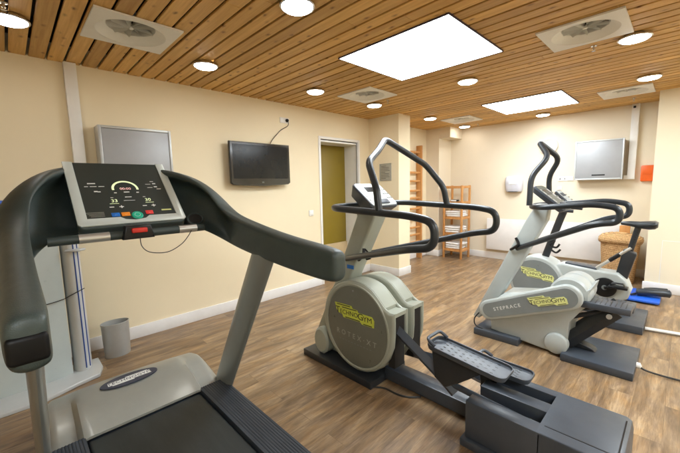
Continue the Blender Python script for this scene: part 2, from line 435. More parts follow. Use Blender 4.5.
# downlights
x, y = LIGHTS[0]
dl = thing('ceiling_downlight', '', 'downlight', (x, y, H), 'round downlights in the slatted ceiling')
rg = MB(); rg.lathe('chrome', [(.072, H), (.10, H), (.104, H-.006), (.104, H-.018), (.098, H-.023), (.092, H-.021), (.090, H-.012), (.072, H-.010)], (x, y, 0), seg=40, caps=False); rg.build('trim_ring', dl)
MB().lathe('lamp', [(.0, H-.034), (.05, H-.0335), (.08, H-.030), (.0905, H-.0215), (.088, H-.010), (.0, H-.008)], (x, y, 0), seg=40).build('glass_disc', dl)
DLL = ['round chrome downlight at the top left corner of the photo, above the treadmill console',
       'round downlight close to the left wall, right of the nearest air vent',
       'round downlight cut by the top edge of the photo, left of the large light panel',
       'round downlight near the left wall above the television',
       'round downlight just below the small air vent near the pillar',
       'round downlight between the pillar and the farthest air vent',
       'round downlight right of the large light panel, in the middle of the ceiling',
       'round downlight in front of the far light panel, close to the back wall',
       'small round downlight in the far corner, beside the boxed duct',
       'round downlight beside the swirl air vent at the upper right, nearest on that side',
       'round downlight near the right pier, just in front of the far right vent']
dl['label'] = DLL[0]
for (x, y), l_ in list(zip(LIGHTS, DLL))[1:]: copy_tree(dl, (x, y, H), l_)
for x, y in LIGHTS_OFF: copy_tree(dl, (x, y, H), 'round downlight outside the photograph, on the camera side of the room')

# swirl air vents
def make_vent(x, y, label):
    t = thing('air_vent', label, 'air vent', (x, y, H), 'square swirl air vents in the ceiling')
    p = MB(); R0 = .205; h = .25; z0, z1 = H-.014, H-.002; seg = 48
    b = bmesh.new(); sq = []; ci = []
    for k in range(seg):
        a = 2*PI*k/seg; cx_, sy_ = math.cos(a), math.sin(a); q = h/max(abs(cx_), abs(sy_))
        sq.append(b.verts.new((x+cx_*q, y+sy_*q, z0))); ci.append(b.verts.new((x+cx_*R0, y+sy_*R0, z0)))
    up = [b.verts.new((v.co.x, v.co.y, z1)) for v in sq]
    for k in range(seg):
        j = (k+1) % seg
        b.faces.new((sq[k], sq[j], ci[j], ci[k])); b.faces.new((sq[k], up[k], up[j], sq[j]))
    bmesh.ops.recalc_face_normals(b, faces=b.faces[:]); p.add(b, 'vent')
    p.build('cover_plate', t)
    d = MB(); d.lathe('vent', [(.2065, z0+.001), (.20, z0+.005), (.17, H+.012), (.145, H+.03), (.14, H+.075), (.0, H+.078)], (x, y, 0), seg=48, caps=False); d.build('dish', t)
    d = MB(); d.lathe('dark_gap', [(.138, H+.070), (.0, H+.071)], (x, y, 0), seg=32, caps=False)
    d.build('opening', t)
    v = MB()
    for k in range(9):
        a = 2*PI*k/9; P = []
        for r_, z_, da in ((.012, H+.028, 0), (.07, H+.024, .10), (.138, H+.02, .22)):
            P.append((r_, z_, a+da))
        b = bmesh.new(); A = []; B = []
        for r_, z_, aa in P:
            w_ = .010+.038*r_/.138
            A.append(b.verts.new((x+r_*math.cos(aa), y+r_*math.sin(aa), z_-.006)))
            nx, ny = -math.sin(aa), math.cos(aa)
            B.append(b.verts.new((x+r_*math.cos(aa)+nx*w_, y+r_*math.sin(aa)+ny*w_, z_+.040)))
        for i in range(2): b.faces.new((A[i], A[i+1], B[i+1], B[i]))
        e = bmesh.ops.solidify(b, geom=b.faces[:], thickness=.0025)
        v.add(b, 'vent')
    v.lathe('vent', [(.0, H+.016), (.014, H+.018), (.016, H+.03), (.0, H+.05)], (x, y, 0), seg=16)
    v.build('swirl_vane', t)
    return t
VL = ['square swirl air vent nearest the camera, at the upper left over the treadmill',
      'square swirl air vent at the upper right, beside a large round downlight',
      'square air vent at the far right, in front of the trunking on the back wall',
      'square air vent between the television wall and the large light panel',
      'small square air vent in the far left corner near the boxed duct']
vt = make_vent(*VENTS[0], VL[0])
for (x, y), l_ in list(zip(VENTS, VL))[1:]: copy_tree(vt, (x, y, H), l_)

# sprinkler heads
x, y = -.593, 3.469
sp = MB(); sp.lathe('chrome', [(0, H+.002), (.030, H+.002), (.030, H-.004), (.012, H-.006), (.010, H-.03), (.016, H-.032), (.016, H-.036), (.006, H-.038), (.006, H-.052), (.020, H-.054), (.020, H-.057), (.0, H-.058)], (x, y, 0), seg=16)
so = sp.build('sprinkler_head'); so.data.transform(Matrix.Diagonal((.7, .7, .7, 1)) @ Matrix.Translation((-x, -y, -H))); so.location = (x, y, H)
tag(so, 'small chrome sprinkler head beside the swirl vent at the upper right', 'sprinkler', 'sprinkler heads under the ceiling')
for (x, y), l_ in [((-.56, 6.02), 'small sprinkler head above the trunking on the back wall'), ((-2.72, 6.216), 'small sprinkler head in the far corner, right of the boxed duct'),
                   ((-2.715, 3.55), 'small sprinkler head next to the downlight in front of the pillar'), ((-2.76, .09), 'small sprinkler head at the very top left corner of the photo')]:
    o = so.copy(); COL.objects.link(o); o.location = (x, y, H); o['label'] = l_

# ------------------------------------------------------------------ left wall fittings
t = thing('door', 'ochre door set deep in a white frame between television and pillar', 'door', (XL, (DY0+DY1)/2, 0))
f = MB()
for y0, y1, z0, z1 in ((DY0-.032, DY0+.004, 0, DZ+.032), (DY1-.004, DY1+.032, 0, DZ+.032), (DY0+.005, DY1-.005, DZ-.004, DZ+.032)):
    f.box('white', XL-.012, XL+.014, y0, y1, z0, z1, .003)
f.build('door_frame', t)
f = MB(); f.box('white', XL-.40, XL-.014, DY1-.012, DY1+.02, 0, DZ); f.box('white', XL-.40, XL-.014, DY0-.02, DY0+.012, 0, DZ); f.box('vent', XL-.40, XL-.014, DY0+.013, DY1-.013, DZ-.04, DZ+.02)
f.build('reveal', t)
f = MB(); f.box('dark_gap', XL-.016, XL-.0125, DY0+.012, DY1-.012, DZ-.016, DZ-.006); f.box('dark_gap', XL-.016, XL-.0125, DY1-.024, DY1-.013, .0, DZ-.008); f.build('shadow_strip', t)  # dark strips stand in for the shadow line inside the frame
MB().box('olive', XL-.33, XL-.285, DY0+.013, DY1-.013, 0, DZ-.042, .004).build('door_leaf', t)
f = MB(); f.box('beige', XL-.284, XL-.262, DY0+.014, DY1-.014, .01, .52, .003); f.build('kick_panel', t)
struct('door_threshold', MB().box('floor', XL-.45, XL-.15, DY0, DY1, -.08, -.0005))

t = thing('television', 'black flat screen television mounted on the left wall', 'television', (XL, 2.19, 1.45))
f = MB(); y0, y1, z0, z1 = 1.80, 2.615, 1.462, 1.965
R = []
for xx, g in ((XL+.055, .02), (XL+.075, .004), (XL+.105, 0), (XL+.118, .008)):
    R.append([Vector((xx, yy, zz)) for yy, zz in [(y0+g, z1-g), (y0+g, z0+.03+g), (y0+.03+g, z0+.012+g), (y0+.2, z0+.003+g), ((y0+y1)/2, z0-.004+g), (y1-.2, z0+.003+g), (y1-.03-g, z0+.012+g), (y1-g, z0+.03+g), (y1-g, z1-g)]])
f.rings('gloss_black', R); f.build('casing', t)
MB().box('screen', XL+.1175, XL+.1195, y0+.035, y1-.035, z0+.085, z1-.03).build('screen', t)
f = MB(); X = frame((XL+.1195, 2.21, z0+.042), (0, 1, 0), (0, 0, 1)); f.text('letter_grey', 'LG', X, .024, .001); f.build('logo', t)
MB().box('black_steel', XL, XL+.056, 2.02, 2.40, 1.55, 1.85, .004).build('bracket', t)

# wall cabinet behind the treadmill
t = thing('wall_cabinet', 'grey metal wall cabinet behind the treadmill console', 'cabinet', (XL, .865, 1.44), 'grey wall cabinets')
f = MB(); f.box('silver_paint', XL+.004, XL+.15, .60, 1.185, 1.42, 2.0, .008); f.build('body', t)
f = MB(); f.box('cab_face', XL+.150, XL+.158, .625, 1.16, 1.445, 1.975, .004); f.build('door_panel', t)
f = MB(); X = None
for y0, y1, z0, z1 in ((.602, .624, 1.422, 1.998), (1.161, 1.183, 1.422, 1.998), (.625, 1.16, 1.976, 1.998), (.625, 1.16, 1.422, 1.444)): f.box('steel', XL+.151, XL+.164, y0, y1, z0, z1, .003)
f.build('door_frame', t)
# cable trunkings
tr = MB().box('white', XL, XL+.055, .43, .515, 1.30, 2.498, .004).build('cable_trunking')
tag(tr, 'white vertical cable trunking on the left wall behind the treadmill', 'cable trunking')
# socket with plug and cable
t = thing('wall_socket', 'white double socket with a plug high above the television', 'socket', (XL, 2.635, 2.29))
f = MB(); f.box('white', XL, XL+.012, 2.565, 2.705, 2.255, 2.325, .006); f.lathe('vent', [(.0, XL+.014), (.024, XL+.014), (.026, XL+.0125), (.0, XL+.012)], (0, 2.60, 2.29), 'x', 20); f.build('cover_plate', t)
f = MB(); f.lathe('black', [(.0, XL+.013), (.022, XL+.013), (.021, XL+.03), (.013, XL+.042), (.0, XL+.043)], (0, 2.668, 2.29), 'x', 20); f.build('plug', t)
f = MB(); f.tube('cable', spline([(XL+.04, 2.668, 2.285), (XL+.05, 2.655, 2.22), (XL+.03, 2.56, 2.16), (XL+.02, 2.50, 2.10), (XL+.02, 2.45, 2.05), (XL+.05, 2.38, 1.98), (XL+.05, 2.34, 1.9)], 6), .0045, 8)
tag(f.build('power_cable'), 'thin black cable hanging from the wall socket down to the television', 'cable')
f = MB(); f.box('white', XL, XL+.012, 2.99, 3.07, 1.03, 1.11, .004); o = f.build('light_switch'); f = MB(); f.box('white', XL+.0125, XL+.018, 3.003, 3.057, 1.043, 1.097, .003); tag(o, 'white square light switch on the wall left of the door', 'switch'); f.build('rocker', o)
# notice on the pillar
t = thing('notice_sign', 'grey framed notice with small print on the pillar', 'sign', (-3.34, 4.30, 1.5))
f = MB(); f.box('paper', -3.445, -3.235, 4.292, 4.299, 1.515, 1.765, .002); f.build('sheet', t)
f = MB()
for i in range(9):
    zz = 1.735-i*.024
    f.box('ink', -3.425, -3.425+(.17 if i % 4 else .10)-random.random()*.02, 4.2908, 4.2919, zz-.003, zz+.003)
f.build('small_print', t)
f = MB()
for a in ((-3.452, -3.446, 1.508, 1.772), (-3.234, -3.228, 1.508, 1.772), (-3.4455, -3.2345, 1.766, 1.772), (-3.4455, -3.2345, 1.508, 1.514)): f.box('steel', a[0], a[1], 4.286, 4.299, a[2], a[3])
f.build('frame', t)
# wall bars in the alcove
t = thing('wall_bars', 'wooden gymnastic wall bars in the alcove behind the pillar', 'wall bars', (XL, 5.4, 0))
for y in (5.70, 4.86):
    MB().box('wood', XL+.006, XL+.125, y-.02, y+.02, 0, 2.17, .004).build('post', t)
zz = .30
for zz in (.34, .48, .62, .80, .98, 1.18, 1.32, 1.50, 1.66, 2.04):
    f = MB(); f.tube('wood', [(XL+.085, 4.882, zz), (XL+.085, 5.678, zz)], .016, 12, flat=(.020, .014, (0, 0, 1))); f.build('rung', t)

# shelf with towels
t = thing('shelf_unit', 'open wooden shelf rack holding folded white towels in the far corner', 'shelf', (-3.05, 6.2, 0))
sx0, sx1, sy0, sy1 = -3.285, -2.895, 6.02, 6.37
for x in (sx0, sx1-.035):
    for y in (sy0, sy1-.035): MB().box('wood', x, x+.035, y, y+.035, 0, 1.40, .003).build('leg', t)
for zz in (.17, .48, .79, 1.08, 1.375):
    f = MB()
    for q in range(6):
        yy = sy0+.01+q*(sy1-sy0-.02)/6
        if zz < 1.3 or q in (0, 5): f.box('wood', sx0+.036, sx1-.036, yy, yy+.046, zz, zz+.016, .002)
    for x in (sx0+.004, sx1-.031): f.box('wood', x, x+.027, sy0+.0355, sy1-.0355, zz-.030, zz+.018, .002)
    for y in (sy0+.004, sy1-.031): f.box('wood', sx0+.0355, sx1-.0355, y, y+.027, zz-.030, zz-.001, .002)
    f.build('shelf_board', t)
def towels(zz, n, label, hgt=.035):
    for i in range(n):
        m = MB(); w_ = .15+random.uniform(-.015, .01); z0 = zz+i*(hgt+.002); xo = random.uniform(-.02, .02)
        P = []
        prof = [(-1, 0), (-1, .5), (-.97, 1), (.97, 1), (1, .8), (1.03, .5), (1, .2), (.97, 0)]
        m.box('towel', -3.09-w_+xo, -3.09+w_+xo, 6.04, 6.32, z0, z0+hgt, .014, 3)
        m.box('towel', -3.09-w_+xo+.004, -3.09+w_+xo+.004, 6.034, 6.30, z0+hgt*.28, z0+hgt*.72, .008, 2)
        tag(m.build('folded_towel'), label[i], 'towel', 'folded towels on the wooden shelf')
towels(.807, 3, ['bottom folded towel of the upper stack on the wooden shelf', 'middle folded towel of the upper stack on the wooden shelf', 'top folded towel of the upper stack on the wooden shelf'])
towels(.497, 3, ['bottom folded towel of the middle stack on the wooden shelf', 'middle folded towel of the middle stack on the wooden shelf', 'top folded towel of the middle stack on the wooden shelf'], .04)
towels(.187, 3, ['bottom folded towel of the lowest stack on the wooden shelf', 'middle folded towel of the lowest stack on the wooden shelf', 'top folded towel of the lowest stack on the wooden shelf'], .038)
f = MB(); f.box('black', -3.15, -3.02, 6.05, 6.16, 1.098, 1.135, .008); f.box('vent', -3.14, -3.03, 6.048, 6.05, 1.104, 1.13); tag(f.build('tissue_box'), 'small dark box on the top shelf of the wooden rack', 'box')

# ------------------------------------------------------------------ back wall fittings
t = thing('radiator', 'wide flat white panel radiator on the back wall', 'radiator', (-1.56, YB, .2))
MB().box('skirting', -2.60, -.52, 6.43, 6.455, .19, .775, .004).build('front_panel', t)
f = MB(); f.box('vent', -2.58, -.54, 6.456, 6.50, .21, .76, .004)
for x in (-2.3, -1.56, -.8): f.box('vent', x-.02, x+.02, 6.50, YB-.001, .55, .6)
f.build('convector_body', t)

t = thing('wall_cabinet', 'grey metal wall cabinet on the back wall beside the trunking', 'cabinet', (-.95, YB, 1.45), 'grey wall cabinets')
f = MB(); f.box('cab_side', -1.236, -.665, 6.392, YB-.003, 1.452, 2.02, .006); f.build('body', t)
f = MB(); f.box('cab_face', -1.225, -.676, 6.372, 6.391, 1.468, 2.01, .003); f.build('door_panel', t)
f = MB()
for a in ((-1.245, -1.226, 1.443, 2.03), (-.675, -.655, 1.443, 2.03), (-1.2255, -.6755, 2.011, 2.03), (-1.2255, -.6755, 1.443, 1.467)): f.box('silver_paint', a[0], a[1], 6.366, 6.392, a[2], a[3], .003)
f.build('door_frame', t)
MB().box('black', -1.02, -.86, 6.3685, 6.3718, 1.505, 1.523, .001).build('handle_slot', t)

t = thing('cable_trunking', 'white L-shaped cable trunking on the back wall beside the grey cabinet', 'cable trunking', (-.57, YB, 1.45))
f = MB(); f.prism('white', [(-.615, 2.498), (-.615, 1.50), (-.655, 1.50), (-.655, 1.44), (-.53, 1.44), (-.53, 2.498)], 'xz', 6.47, YB-.001, .003); f.build('channel', t)
f = MB(); f.box('black', -.60, -.57, 6.455, 6.469, 2.44, 2.47, .004); f.build('clip', t)

t = thing('towel_dispenser', 'white rounded paper towel dispenser on the back wall', 'dispenser', (-2.165, YB, 1.27))
R = []
for zz, hw, dp in ((1.27, .125, .085), (1.30, .14, .10), (1.42, .145, .125), (1.50, .145, .12), (1.53, .135, .10), (1.545, .115, .07)):
    ring = []
    for k in range(13):
        a = PI*k/12; cx_ = math.copysign(abs(math.cos(a))**.5, math.cos(a)); ring.append(Vector((-2.165+hw*cx_, YB-.004-dp*abs(math.sin(a))**.6, zz)))
    R.append(ring)
f = MB(); f.rings('glass_grey', R); f.build('cover', t)
f = MB(); f.box('black', -2.235, -2.095, 6.43, 6.50, 1.262, 1.272, .002); f.build('paper_slot', t)
f = MB(); f.box('vent', -2.225, -2.105, 6.404, 6.411, 1.40, 1.47, .003); f.build('level_window', t)

t = thing('wall_clock', 'round white wall speaker disc partly hidden by the handlebars', 'wall disc', (-1.65, YB, 2.02))
f = MB(); f.lathe('white', [(.0, YB-.03), (.085, YB-.03), (.09, YB-.034), (.115, YB-.05), (.132, YB-.04), (.135, YB-.001), (.0, YB-.001)], (-1.65, 0, 2.02), 'y', 40); f.build('rim', t)
f = MB(); f.lathe('silver_paint', [(.0, YB-.034), (.083, YB-.034), (.084, YB-.0305), (.0, YB-.0305)], (-1.65, 0, 2.02), 'y', 32); f.build('face', t)
t['label'] = 'round white disc on the back wall partly hidden by the handlebars'; t.name = 'wall_disc'

t = thing('wall_socket', 'white triple socket plate on the back wall under the grey cabinet', 'socket', (-1.385, YB, 1.47))
f = MB(); f.box('white', -1.495, -1.285, YB-.012, YB-.001, 1.435, 1.51, .004); f.build('cover_plate', t)
f = MB(); f.box('black_steel', -1.47, -1.46, YB-.0145, YB-.0125, 1.455, 1.49); f.box('black_steel', -1.40, -1.39, YB-.0145, YB-.0125, 1.46, 1.485); f.box('vent', -1.36, -1.30, YB-.016, YB-.0125, 1.447, 1.498, .002); f.build('switch_insert', t)
f = MB(); f.box('white', -1.49, -1.43, YB-.012, YB-.001, 1.29, 1.35, .004); tag(f.build('wall_plate'), 'tiny white blank plate on the back wall beside the handlebars', 'wall plate')

t = thing('alarm_box', 'orange emergency call box on the back wall beside the pier', 'alarm box', (-.4, YB, 1.4))
f = MB(); f.box('orange', -.468, -.325, 6.48, YB-.001, 1.405, 1.63, .010); f.build('housing', t)
f = MB(); f.box('orange', -.452, -.341, 6.474, 6.4795, 1.50, 1.615, .003); f.build('lid', t)

f = MB()
for a in ((-.163, -.158, .12, .668), (-.158, .65, .663, .668)): f.box('vent', a[0], a[1], 5.7872, 5.79, a[2], a[3])
f.box('pier', -.157, .65, 5.7865, 5.7898, .123, .662)
tag(f.build('access_panel'), 'flush painted access panel low on the right pier', 'access panel')

# basket
t = thing('wicker_basket', 'wicker laundry basket with a lid standing under the radiator end', 'basket', (-.60, 6.13, 0))
def sq_ring(hw, hd, zz, cx_, cy_, n=40, e=.55, wob=0):
    r = []
    for k in range(n):
        a = 2*PI*k/n; cc, ss = math.cos(a), math.sin(a)
        q = 1+random.uniform(-wob, wob)
        r.append(Vector((cx_+hw*q*math.copysign(abs(cc)**e, cc), cy_+hd*q*math.copysign(abs(ss)**e, ss), zz+random.uniform(-wob, wob)*.1)))
    return r
f = MB(); R = [sq_ring(.175+.045*i/14, .15+.04*i/14, .59*i/14, -.60, 6.13, wob=.012) for i in range(15)]
f.rings('wicker', R); f.build('body', t, smooth=80)
f = MB(); R = [sq_ring(.235, .205, .56, -.60, 6.13, wob=.02), sq_ring(.248, .215, .59, -.60, 6.13, wob=.02), sq_ring(.24, .21, .63, -.60, 6.13, wob=.02), sq_ring(.19, .16, .665, -.62, 6.13, wob=.04), sq_ring(.09, .08, .69, -.63, 6.13, wob=.06)]
f.rings('wicker', R); f.build('lid', t, smooth=80)
tag(MB().box('wood', -.64, -.52, 6.30, 6.36, .60, .775, .006).build('wooden_block'), 'small light wooden block behind the wicker basket', 'block')

# step board and roller on the floor by the pier
t = thing('step_board', 'bright blue balance board lying on the floor by the right pier', 'board', (-.29, 5.42, 0))
f = MB(); f.box('blue', -.44, -.12, 5.12, 5.66, .015, .045, .012); f.build('deck', t)
f = MB(); f.box('black', -.40, -.16, 5.16, 5.62, 0, .0145, .003); f.build('foot', t)
t = thing('foam_roller', 'black padded twin roller lying on the blue board', 'roller', (-.2, 5.3, .045))
f = MB()
f.tube('grip', spline([(-.34, 5.30, .085), (-.25, 5.31, .10), (-.15, 5.33, .105), (-.04, 5.36, .105)], 6), [.012]+[.042]*16+[.046, .03], 16); f.build('roller', t)
f = MB(); f.tube('grip', spline([(-.28, 5.42, .08), (-.18, 5.43, .10), (-.06, 5.45, .105)], 6), [.015]+[.040]*11+[.02], 16); f.build('roller', t)
f = MB(); f.tube('black_steel', [(-.38, 5.24, .06), (-.30, 5.38, .07), (-.26, 5.50, .07)], .012, 10); f.build('handle', t)

# floor cables
tag(MB().tube('white_cable', [(-.185, 4.215, .02), (.15, 4.27, .02), (.9, 4.42, .02)], .02, 12, flat=(.015, .024, (0, 0, 1))).build('cable_cover'), 'white tubular cable cover on the floor behind the exercise bike', 'cable cover')
tag(MB().tube('cable', spline([(-.165, 3.24, .05), (-.10, 3.25, .02), (.1, 3.28, .008), (.5, 3.36, .007), (1.2, 3.4, .007)], 8), .007, 8).build('power_cable'), 'black power cable running from the stepper base plate across the floor', 'cable')

# ------------------------------------------------------------------ waste bin
t = thing('waste_bin', 'oval silver metal waste bin standing against the left wall', 'bin', (-3.42, .555, 0))
f = MB(); pr_ = [(.90, 0), (.93, .006), (1.0, .285), (1.02, .29), (1.02, .298), (.975, .299), (.965, .29), (.90, .02), (0, .018)]
f.lathe('steel', [(r_*.105, h_) for r_, h_ in pr_], (-3.43, .565, 0), seg=48, sx=.72, sy=1.0); f.build('body', t)

# ------------------------------------------------------------------ cable tower behind the treadmill
t = thing('cable_tower', 'tall silver cable exercise tower with blue cords behind the treadmill', 'cable machine', (-3.3, .1, 0))
f = MB()
col = [(.5*.19*math.cos(a), .5*.12*math.sin(a)) for a in [2*PI*k/28 for k in range(28)]]
f.rings('silver_paint', [[Vector((-3.33+u, .305+v, zz)) for u, v in col] for zz in (.03, 1.30, 1.33)]); f.build('column', t)
for yy, xx in ((.318, -3.236), (.343, -3.256)):
    f = MB(); f.tube('blue_line', [(xx, yy, .05), (xx, yy, 1.29)], .0042, 8); f.build('cord', t)
f = MB(); f.prism('silver_paint', [(-3.30, -.45), (-2.98, -.45), (-2.98, .05), (-3.06, .24), (-3.10, .38), (-3.22, .42), (-3.42, .42), (-3.42, .28), (-3.42, -.45)], 'xy', 0, .03, .006); f.build('base_plate', t)
f = MB()
R = []
for zz in (.031, .5, 1.0, 1.28):
    R.append([Vector((xx, yy, zz)) for xx, yy in [(-3.40, -.45), (-3.24, -.45), (-3.215, -.2), (-3.225, .1), (-3.26, .235), (-3.36, .24)]])
f.rings('panel_teal', R); f.build('side_panel', t)
f = MB(); f.tube('black', spline([(-3.212, -.3, .62), (-3.205, -.1, .61), (-3.214, .1, .62), (-3.24, .22, .63), (-3.222, .27, .655), (-3.232, .36, .69)], 6), .003, 8); f.build('seam', t)
f = MB(); f.lathe('silver_paint', [(0, .985), (.05, .987), (.055, .995), (.05, 1.003), (0, 1.005)], (-3.235, .33, 0), seg=24, sx=.8, sy=1.2); f.build('tray', t)
f = MB(); f.tube('blue', spline([(-3.22, -.42, 1.33), (-3.20, -.2, 1.36), (-3.20, .05, 1.345), (-3.25, .16, 1.31)], 6), .035, 14); f.build('grip', t)

# ------------------------------------------------------------------ machine badge
def badge(parent, X, w, plate, ink, slim=False):
    """Stepped yellow plate with the maker's lettering; X: local frame, w: plate width."""
    f = MB(); z = .002
    P = [(-.50, .19), (-.46, .02), (-.40, -.06), (-.30, -.08), (-.28, -.15), (.17, -.15), (.20, -.19), (.49, -.19), (.50, -.02), (.45, .06), (.12, .07), (.10, .12), (-.02, .13), (-.05, .19)]
    P = [(u, v*(.86 if slim else .78)) for u, v in P]
    b = bmesh.new(); vs = [b.verts.new((u*w, v*w, z)) for u, v in P]; vb = [b.verts.new((u*w, v*w, -.001)) for u, v in P]
    b.faces.new(vs); b.faces.new(vb[::-1])
    for i in range(len(P)): b.faces.new((vs[i], vb[i], vb[(i+1) % len(P)], vs[(i+1) % len(P)]))
    bmesh.ops.recalc_face_normals(b, faces=b.faces[:]); bmesh.ops.triangulate(b, faces=[q for q in b.faces if len(q.verts) > 4])
    f.add(b, plate, X)
    T = Matrix.Translation
    q = .90 if slim else .84
    f.text(ink, 'T', X @ T((-.420*w, .010*w*q, z)), .21*w*q, .0006, sx=.95/q, bold=0)
    f.text(ink, 'ECHNO', X @ T((-.125*w, -.012*w*q, z)), .150*w*q, .0006, sx=.90/q, bold=0)
    f.text(ink, 'G', X @ T((.175*w, -.020*w*q, z)), .21*w*q, .0006, sx=1.0/q, bold=0)
    f.text(ink, 'YM', X @ T((.345*w, -.040*w*q, z)), .160*w*q, .0006, sx=1.0/q, bold=0)
    def bar(u0, u1, v, th=.016):
        b = bmesh.new(); bmesh.ops.create_cube(b, size=1)
        for vv in b.verts: vv.co = Vector(((u0+u1)/2*w+vv.co.x*(u1-u0)*w, v*w*q+vv.co.y*th*w, z+vv.co.z*.0012))
        f.add(b, ink, X)
    bar(-.44, -.08, .150); bar(-.30, .08, .098); bar(-.22, .16, -.118); bar(.24, .45, -.158)
    return f.build('badge', parent)

# ------------------------------------------------------------------ TREADMILL
YC = .45
t = thing('treadmill', 'large dark treadmill with silver hood filling the left foreground', 'treadmill', (-1.6, YC, 0))
# moulded handrail and console surround: one loft from arm end to arm end
ST = [  # U(x, w, z), L(x, w, z), dish 0..1, half thickness
    ((-.918, .450, 1.163), (-.918, .450, 1.080), 0, .020),
    ((-.926, .450, 1.180), (-.926, .450, 1.060), 0, .034),
    ((-.95, .450, 1.188), (-.95, .450, 1.050), 0, .040),
    ((-1.06, .450, 1.199), (-1.06, .450, 1.050), 0, .041),
    ((-1.28, .450, 1.216), (-1.28, .450, 1.062), 0, .041),
    ((-1.55, .449, 1.257), (-1.55, .447, 1.086), 0, .042),
    ((-1.74, .447, 1.292), (-1.74, .437, 1.112), .12, .044),
    ((-1.86, .443, 1.338), (-1.85, .418, 1.140), .70, .048),
    ((-1.96, .428, 1.428), (-1.93, .382, 1.172), 1, .049),
    ((-2.06, .365, 1.507), (-1.985, .335, 1.205), 1, .048),
    ((-2.255, .290, 1.553), (-2.04, .27, 1.215), 1, .046),
    ((-2.385, .17, 1.566), (-2.09, .14, 1.22), 1, .040),
    ((-2.42, 0, 1.566), (-2.10, 0, 1.22), 1, .040)]
full = [((u[0], YC+u[1], u[2]), (l[0], YC+l[1], l[2]), d, th) for u, l, d, th in ST]+[((u[0], YC-u[1], u[2]), (l[0], YC-l[1], l[2]), d, th) for u, l, d, th in ST[-2::-1]]
fa = [0.0, .02, .07, .145, .185, .30, .50, .70, .84, .92, .97, 1.0]
arm_f = [0, .55, .9, 1, 1, 1, 1, 1, 1, .9, .55, 0]
dish_f = [0, .75, 1.05, .95, -.55, -1.30, -1.45, -1.35, -1.1, -.2, .2, 0]
R = []
for i, (u, l, d, th) in enumerate(full):
    U, Lo = Vector(u), Vector(l); D = (Lo-U)
    a = Vector(full[max(0, i-1)][0]); b_ = Vector(full[min(len(full)-1, i+1)][0]); T_ = (b_-a).normalized()
    n = T_.cross(D.normalized()); n.normalize()
    cen = Vector((-1.0, YC, 1.3)); 
    if i in (0, 1): n = Vector((0, -1, 0))
    if i in (len(full)-1, len(full)-2): n = Vector((0, 1, 0))
    if n.dot(cen-U) < 0: n = -n
    ring = [U+D*a_+n*th*(af*(1-d)+df*d) for a_, af, df in zip(fa, arm_f, dish_f)]
    ring += [U+D*a_-n*th*(q*(1-d)+(q2)*d) for a_, q, q2 in ((.97, .55, 1.0), (.85, 1, 2.1), (.5, 1, 2.4), (.15, 1, 1.9), (.03, .55, .9))]
    R.append(ring)
f = MB(); f.rings('rubber', R); o = f.build('console_surround', t, smooth=180)
m_ = o.modifiers.new('smooth', 'SUBSURF'); m_.levels = 2; m_.render_levels = 2
# glossy caps at both arm ends
for sgn in (-1,):
    f = MB(); yy = YC+sgn*.450
    f.box('matt_black', -.945, -.9135, yy-.0345, yy+.0345, 1.082, 1.142, .010, 3); f.build('arm_cap', o)
# crossbar with hand sensors
f = MB(); f.tube('rubber', [(-1.945, YC-.345, 1.215), (-1.94, YC, 1.215), (-1.945, YC+.345, 1.215)], .021, 16); xbar = f.build('crossbar', t)
for y0, y1 in ((YC-.235, YC-.115), (YC+.205, YC+.30)):
    f = MB(); f.tube('silver', [(-1.9422, y0, 1.2155), (-1.9422, y1, 1.2155)], .0222, 16); f.build('hand_sensor', xbar)
# console
cb = Vector((-1.945, YC+.012, 1.262)); ct = Vector((-2.295, YC+.02, 1.594)); upv = (ct-cb).normalized(); CL = (ct-cb).length
C = frame(cb, (0, 1, 0), upv)     # local: x right (+Y), y up the slope, z towards the user
W2 = .243
def rrect(hw, y0, y1, r, n=5):
    pts = []
    for cx_, cy_, a0 in ((hw-r, y0+r, -PI/2), (hw-r, y1-r, 0), (-hw+r, y1-r, PI/2), (-hw+r, y0+r, PI)):
        for k in range(n+1): a = a0+PI/2*k/n; pts.append((cx_+r*math.cos(a), cy_+r*math.sin(a)))
    return pts
f = MB(); f.prism('rubber', rrect(W2, .0, CL, .03), 'xy', -.055, -.002, .012, 3, X=C); f.build('console_body', t)
f = MB()
f.prism('frame_silver', [(-W2, .022), (-W2+.012, .010), (W2-.012, .010), (W2, .022), (W2, CL-.008), (W2-.042, CL-.008), (W2-.042, .055), (.065, .055), (.045, .038), (0, .030), (-.045, .038), (-.065, .055), (-W2+.042, .055), (-W2+.042, CL-.008), (-W2, CL-.008)], 'xy', -.004, .006, .003, 2, X=C)
f.build('console_frame', t)
f = MB(); f.prism('membrane', [(-W2+.043, .056), (-.065, .056), (-.045, .040), (0, .032), (.045, .040), (.065, .056), (W2-.043, .056), (W2-.043, CL-.012), (-W2+.043, CL-.012)], 'xy', -.004, .002, .0005, 1, X=C); disp = f.build('display_panel', t)
f = MB()
def loc(u, v, z=.0024): return C @ Matrix.Translation((u, v, z))
seg = 40
b = bmesh.new(); prev = None
for k in range(seg+1):
    a = math.radians(-8+196*k/seg); A = b.verts.new((.063*math.cos(a), .063*math.sin(a), 0)); B = b.verts.new((.052*math.cos(a), .052*math.sin(a), 0))
    if prev: b.faces.new((prev[0], A, B, prev[1]))
    prev = (A, B)
f.add(b, 'led_green', loc(0, .262))
f.text('led_red', '00:00', loc(0, .262), .024, .0003); f.build('readout_arc', disp)
f = MB(); f.text('led_green', '33', loc(-.068, .172), .030, .0003); f.text('led_green', '30', loc(.088, .172), .030, .0003); f.build('readout', disp)
f = MB()
def dash(u, v, w_, h_=.004, mat='letter_white'): f.box(mat, u-w_/2, u+w_/2, v-h_/2, v+h_/2, .0022, .0030, X=C)
for u in (-.072, .092): dash(u, .152, .040, .002, 'led_green')
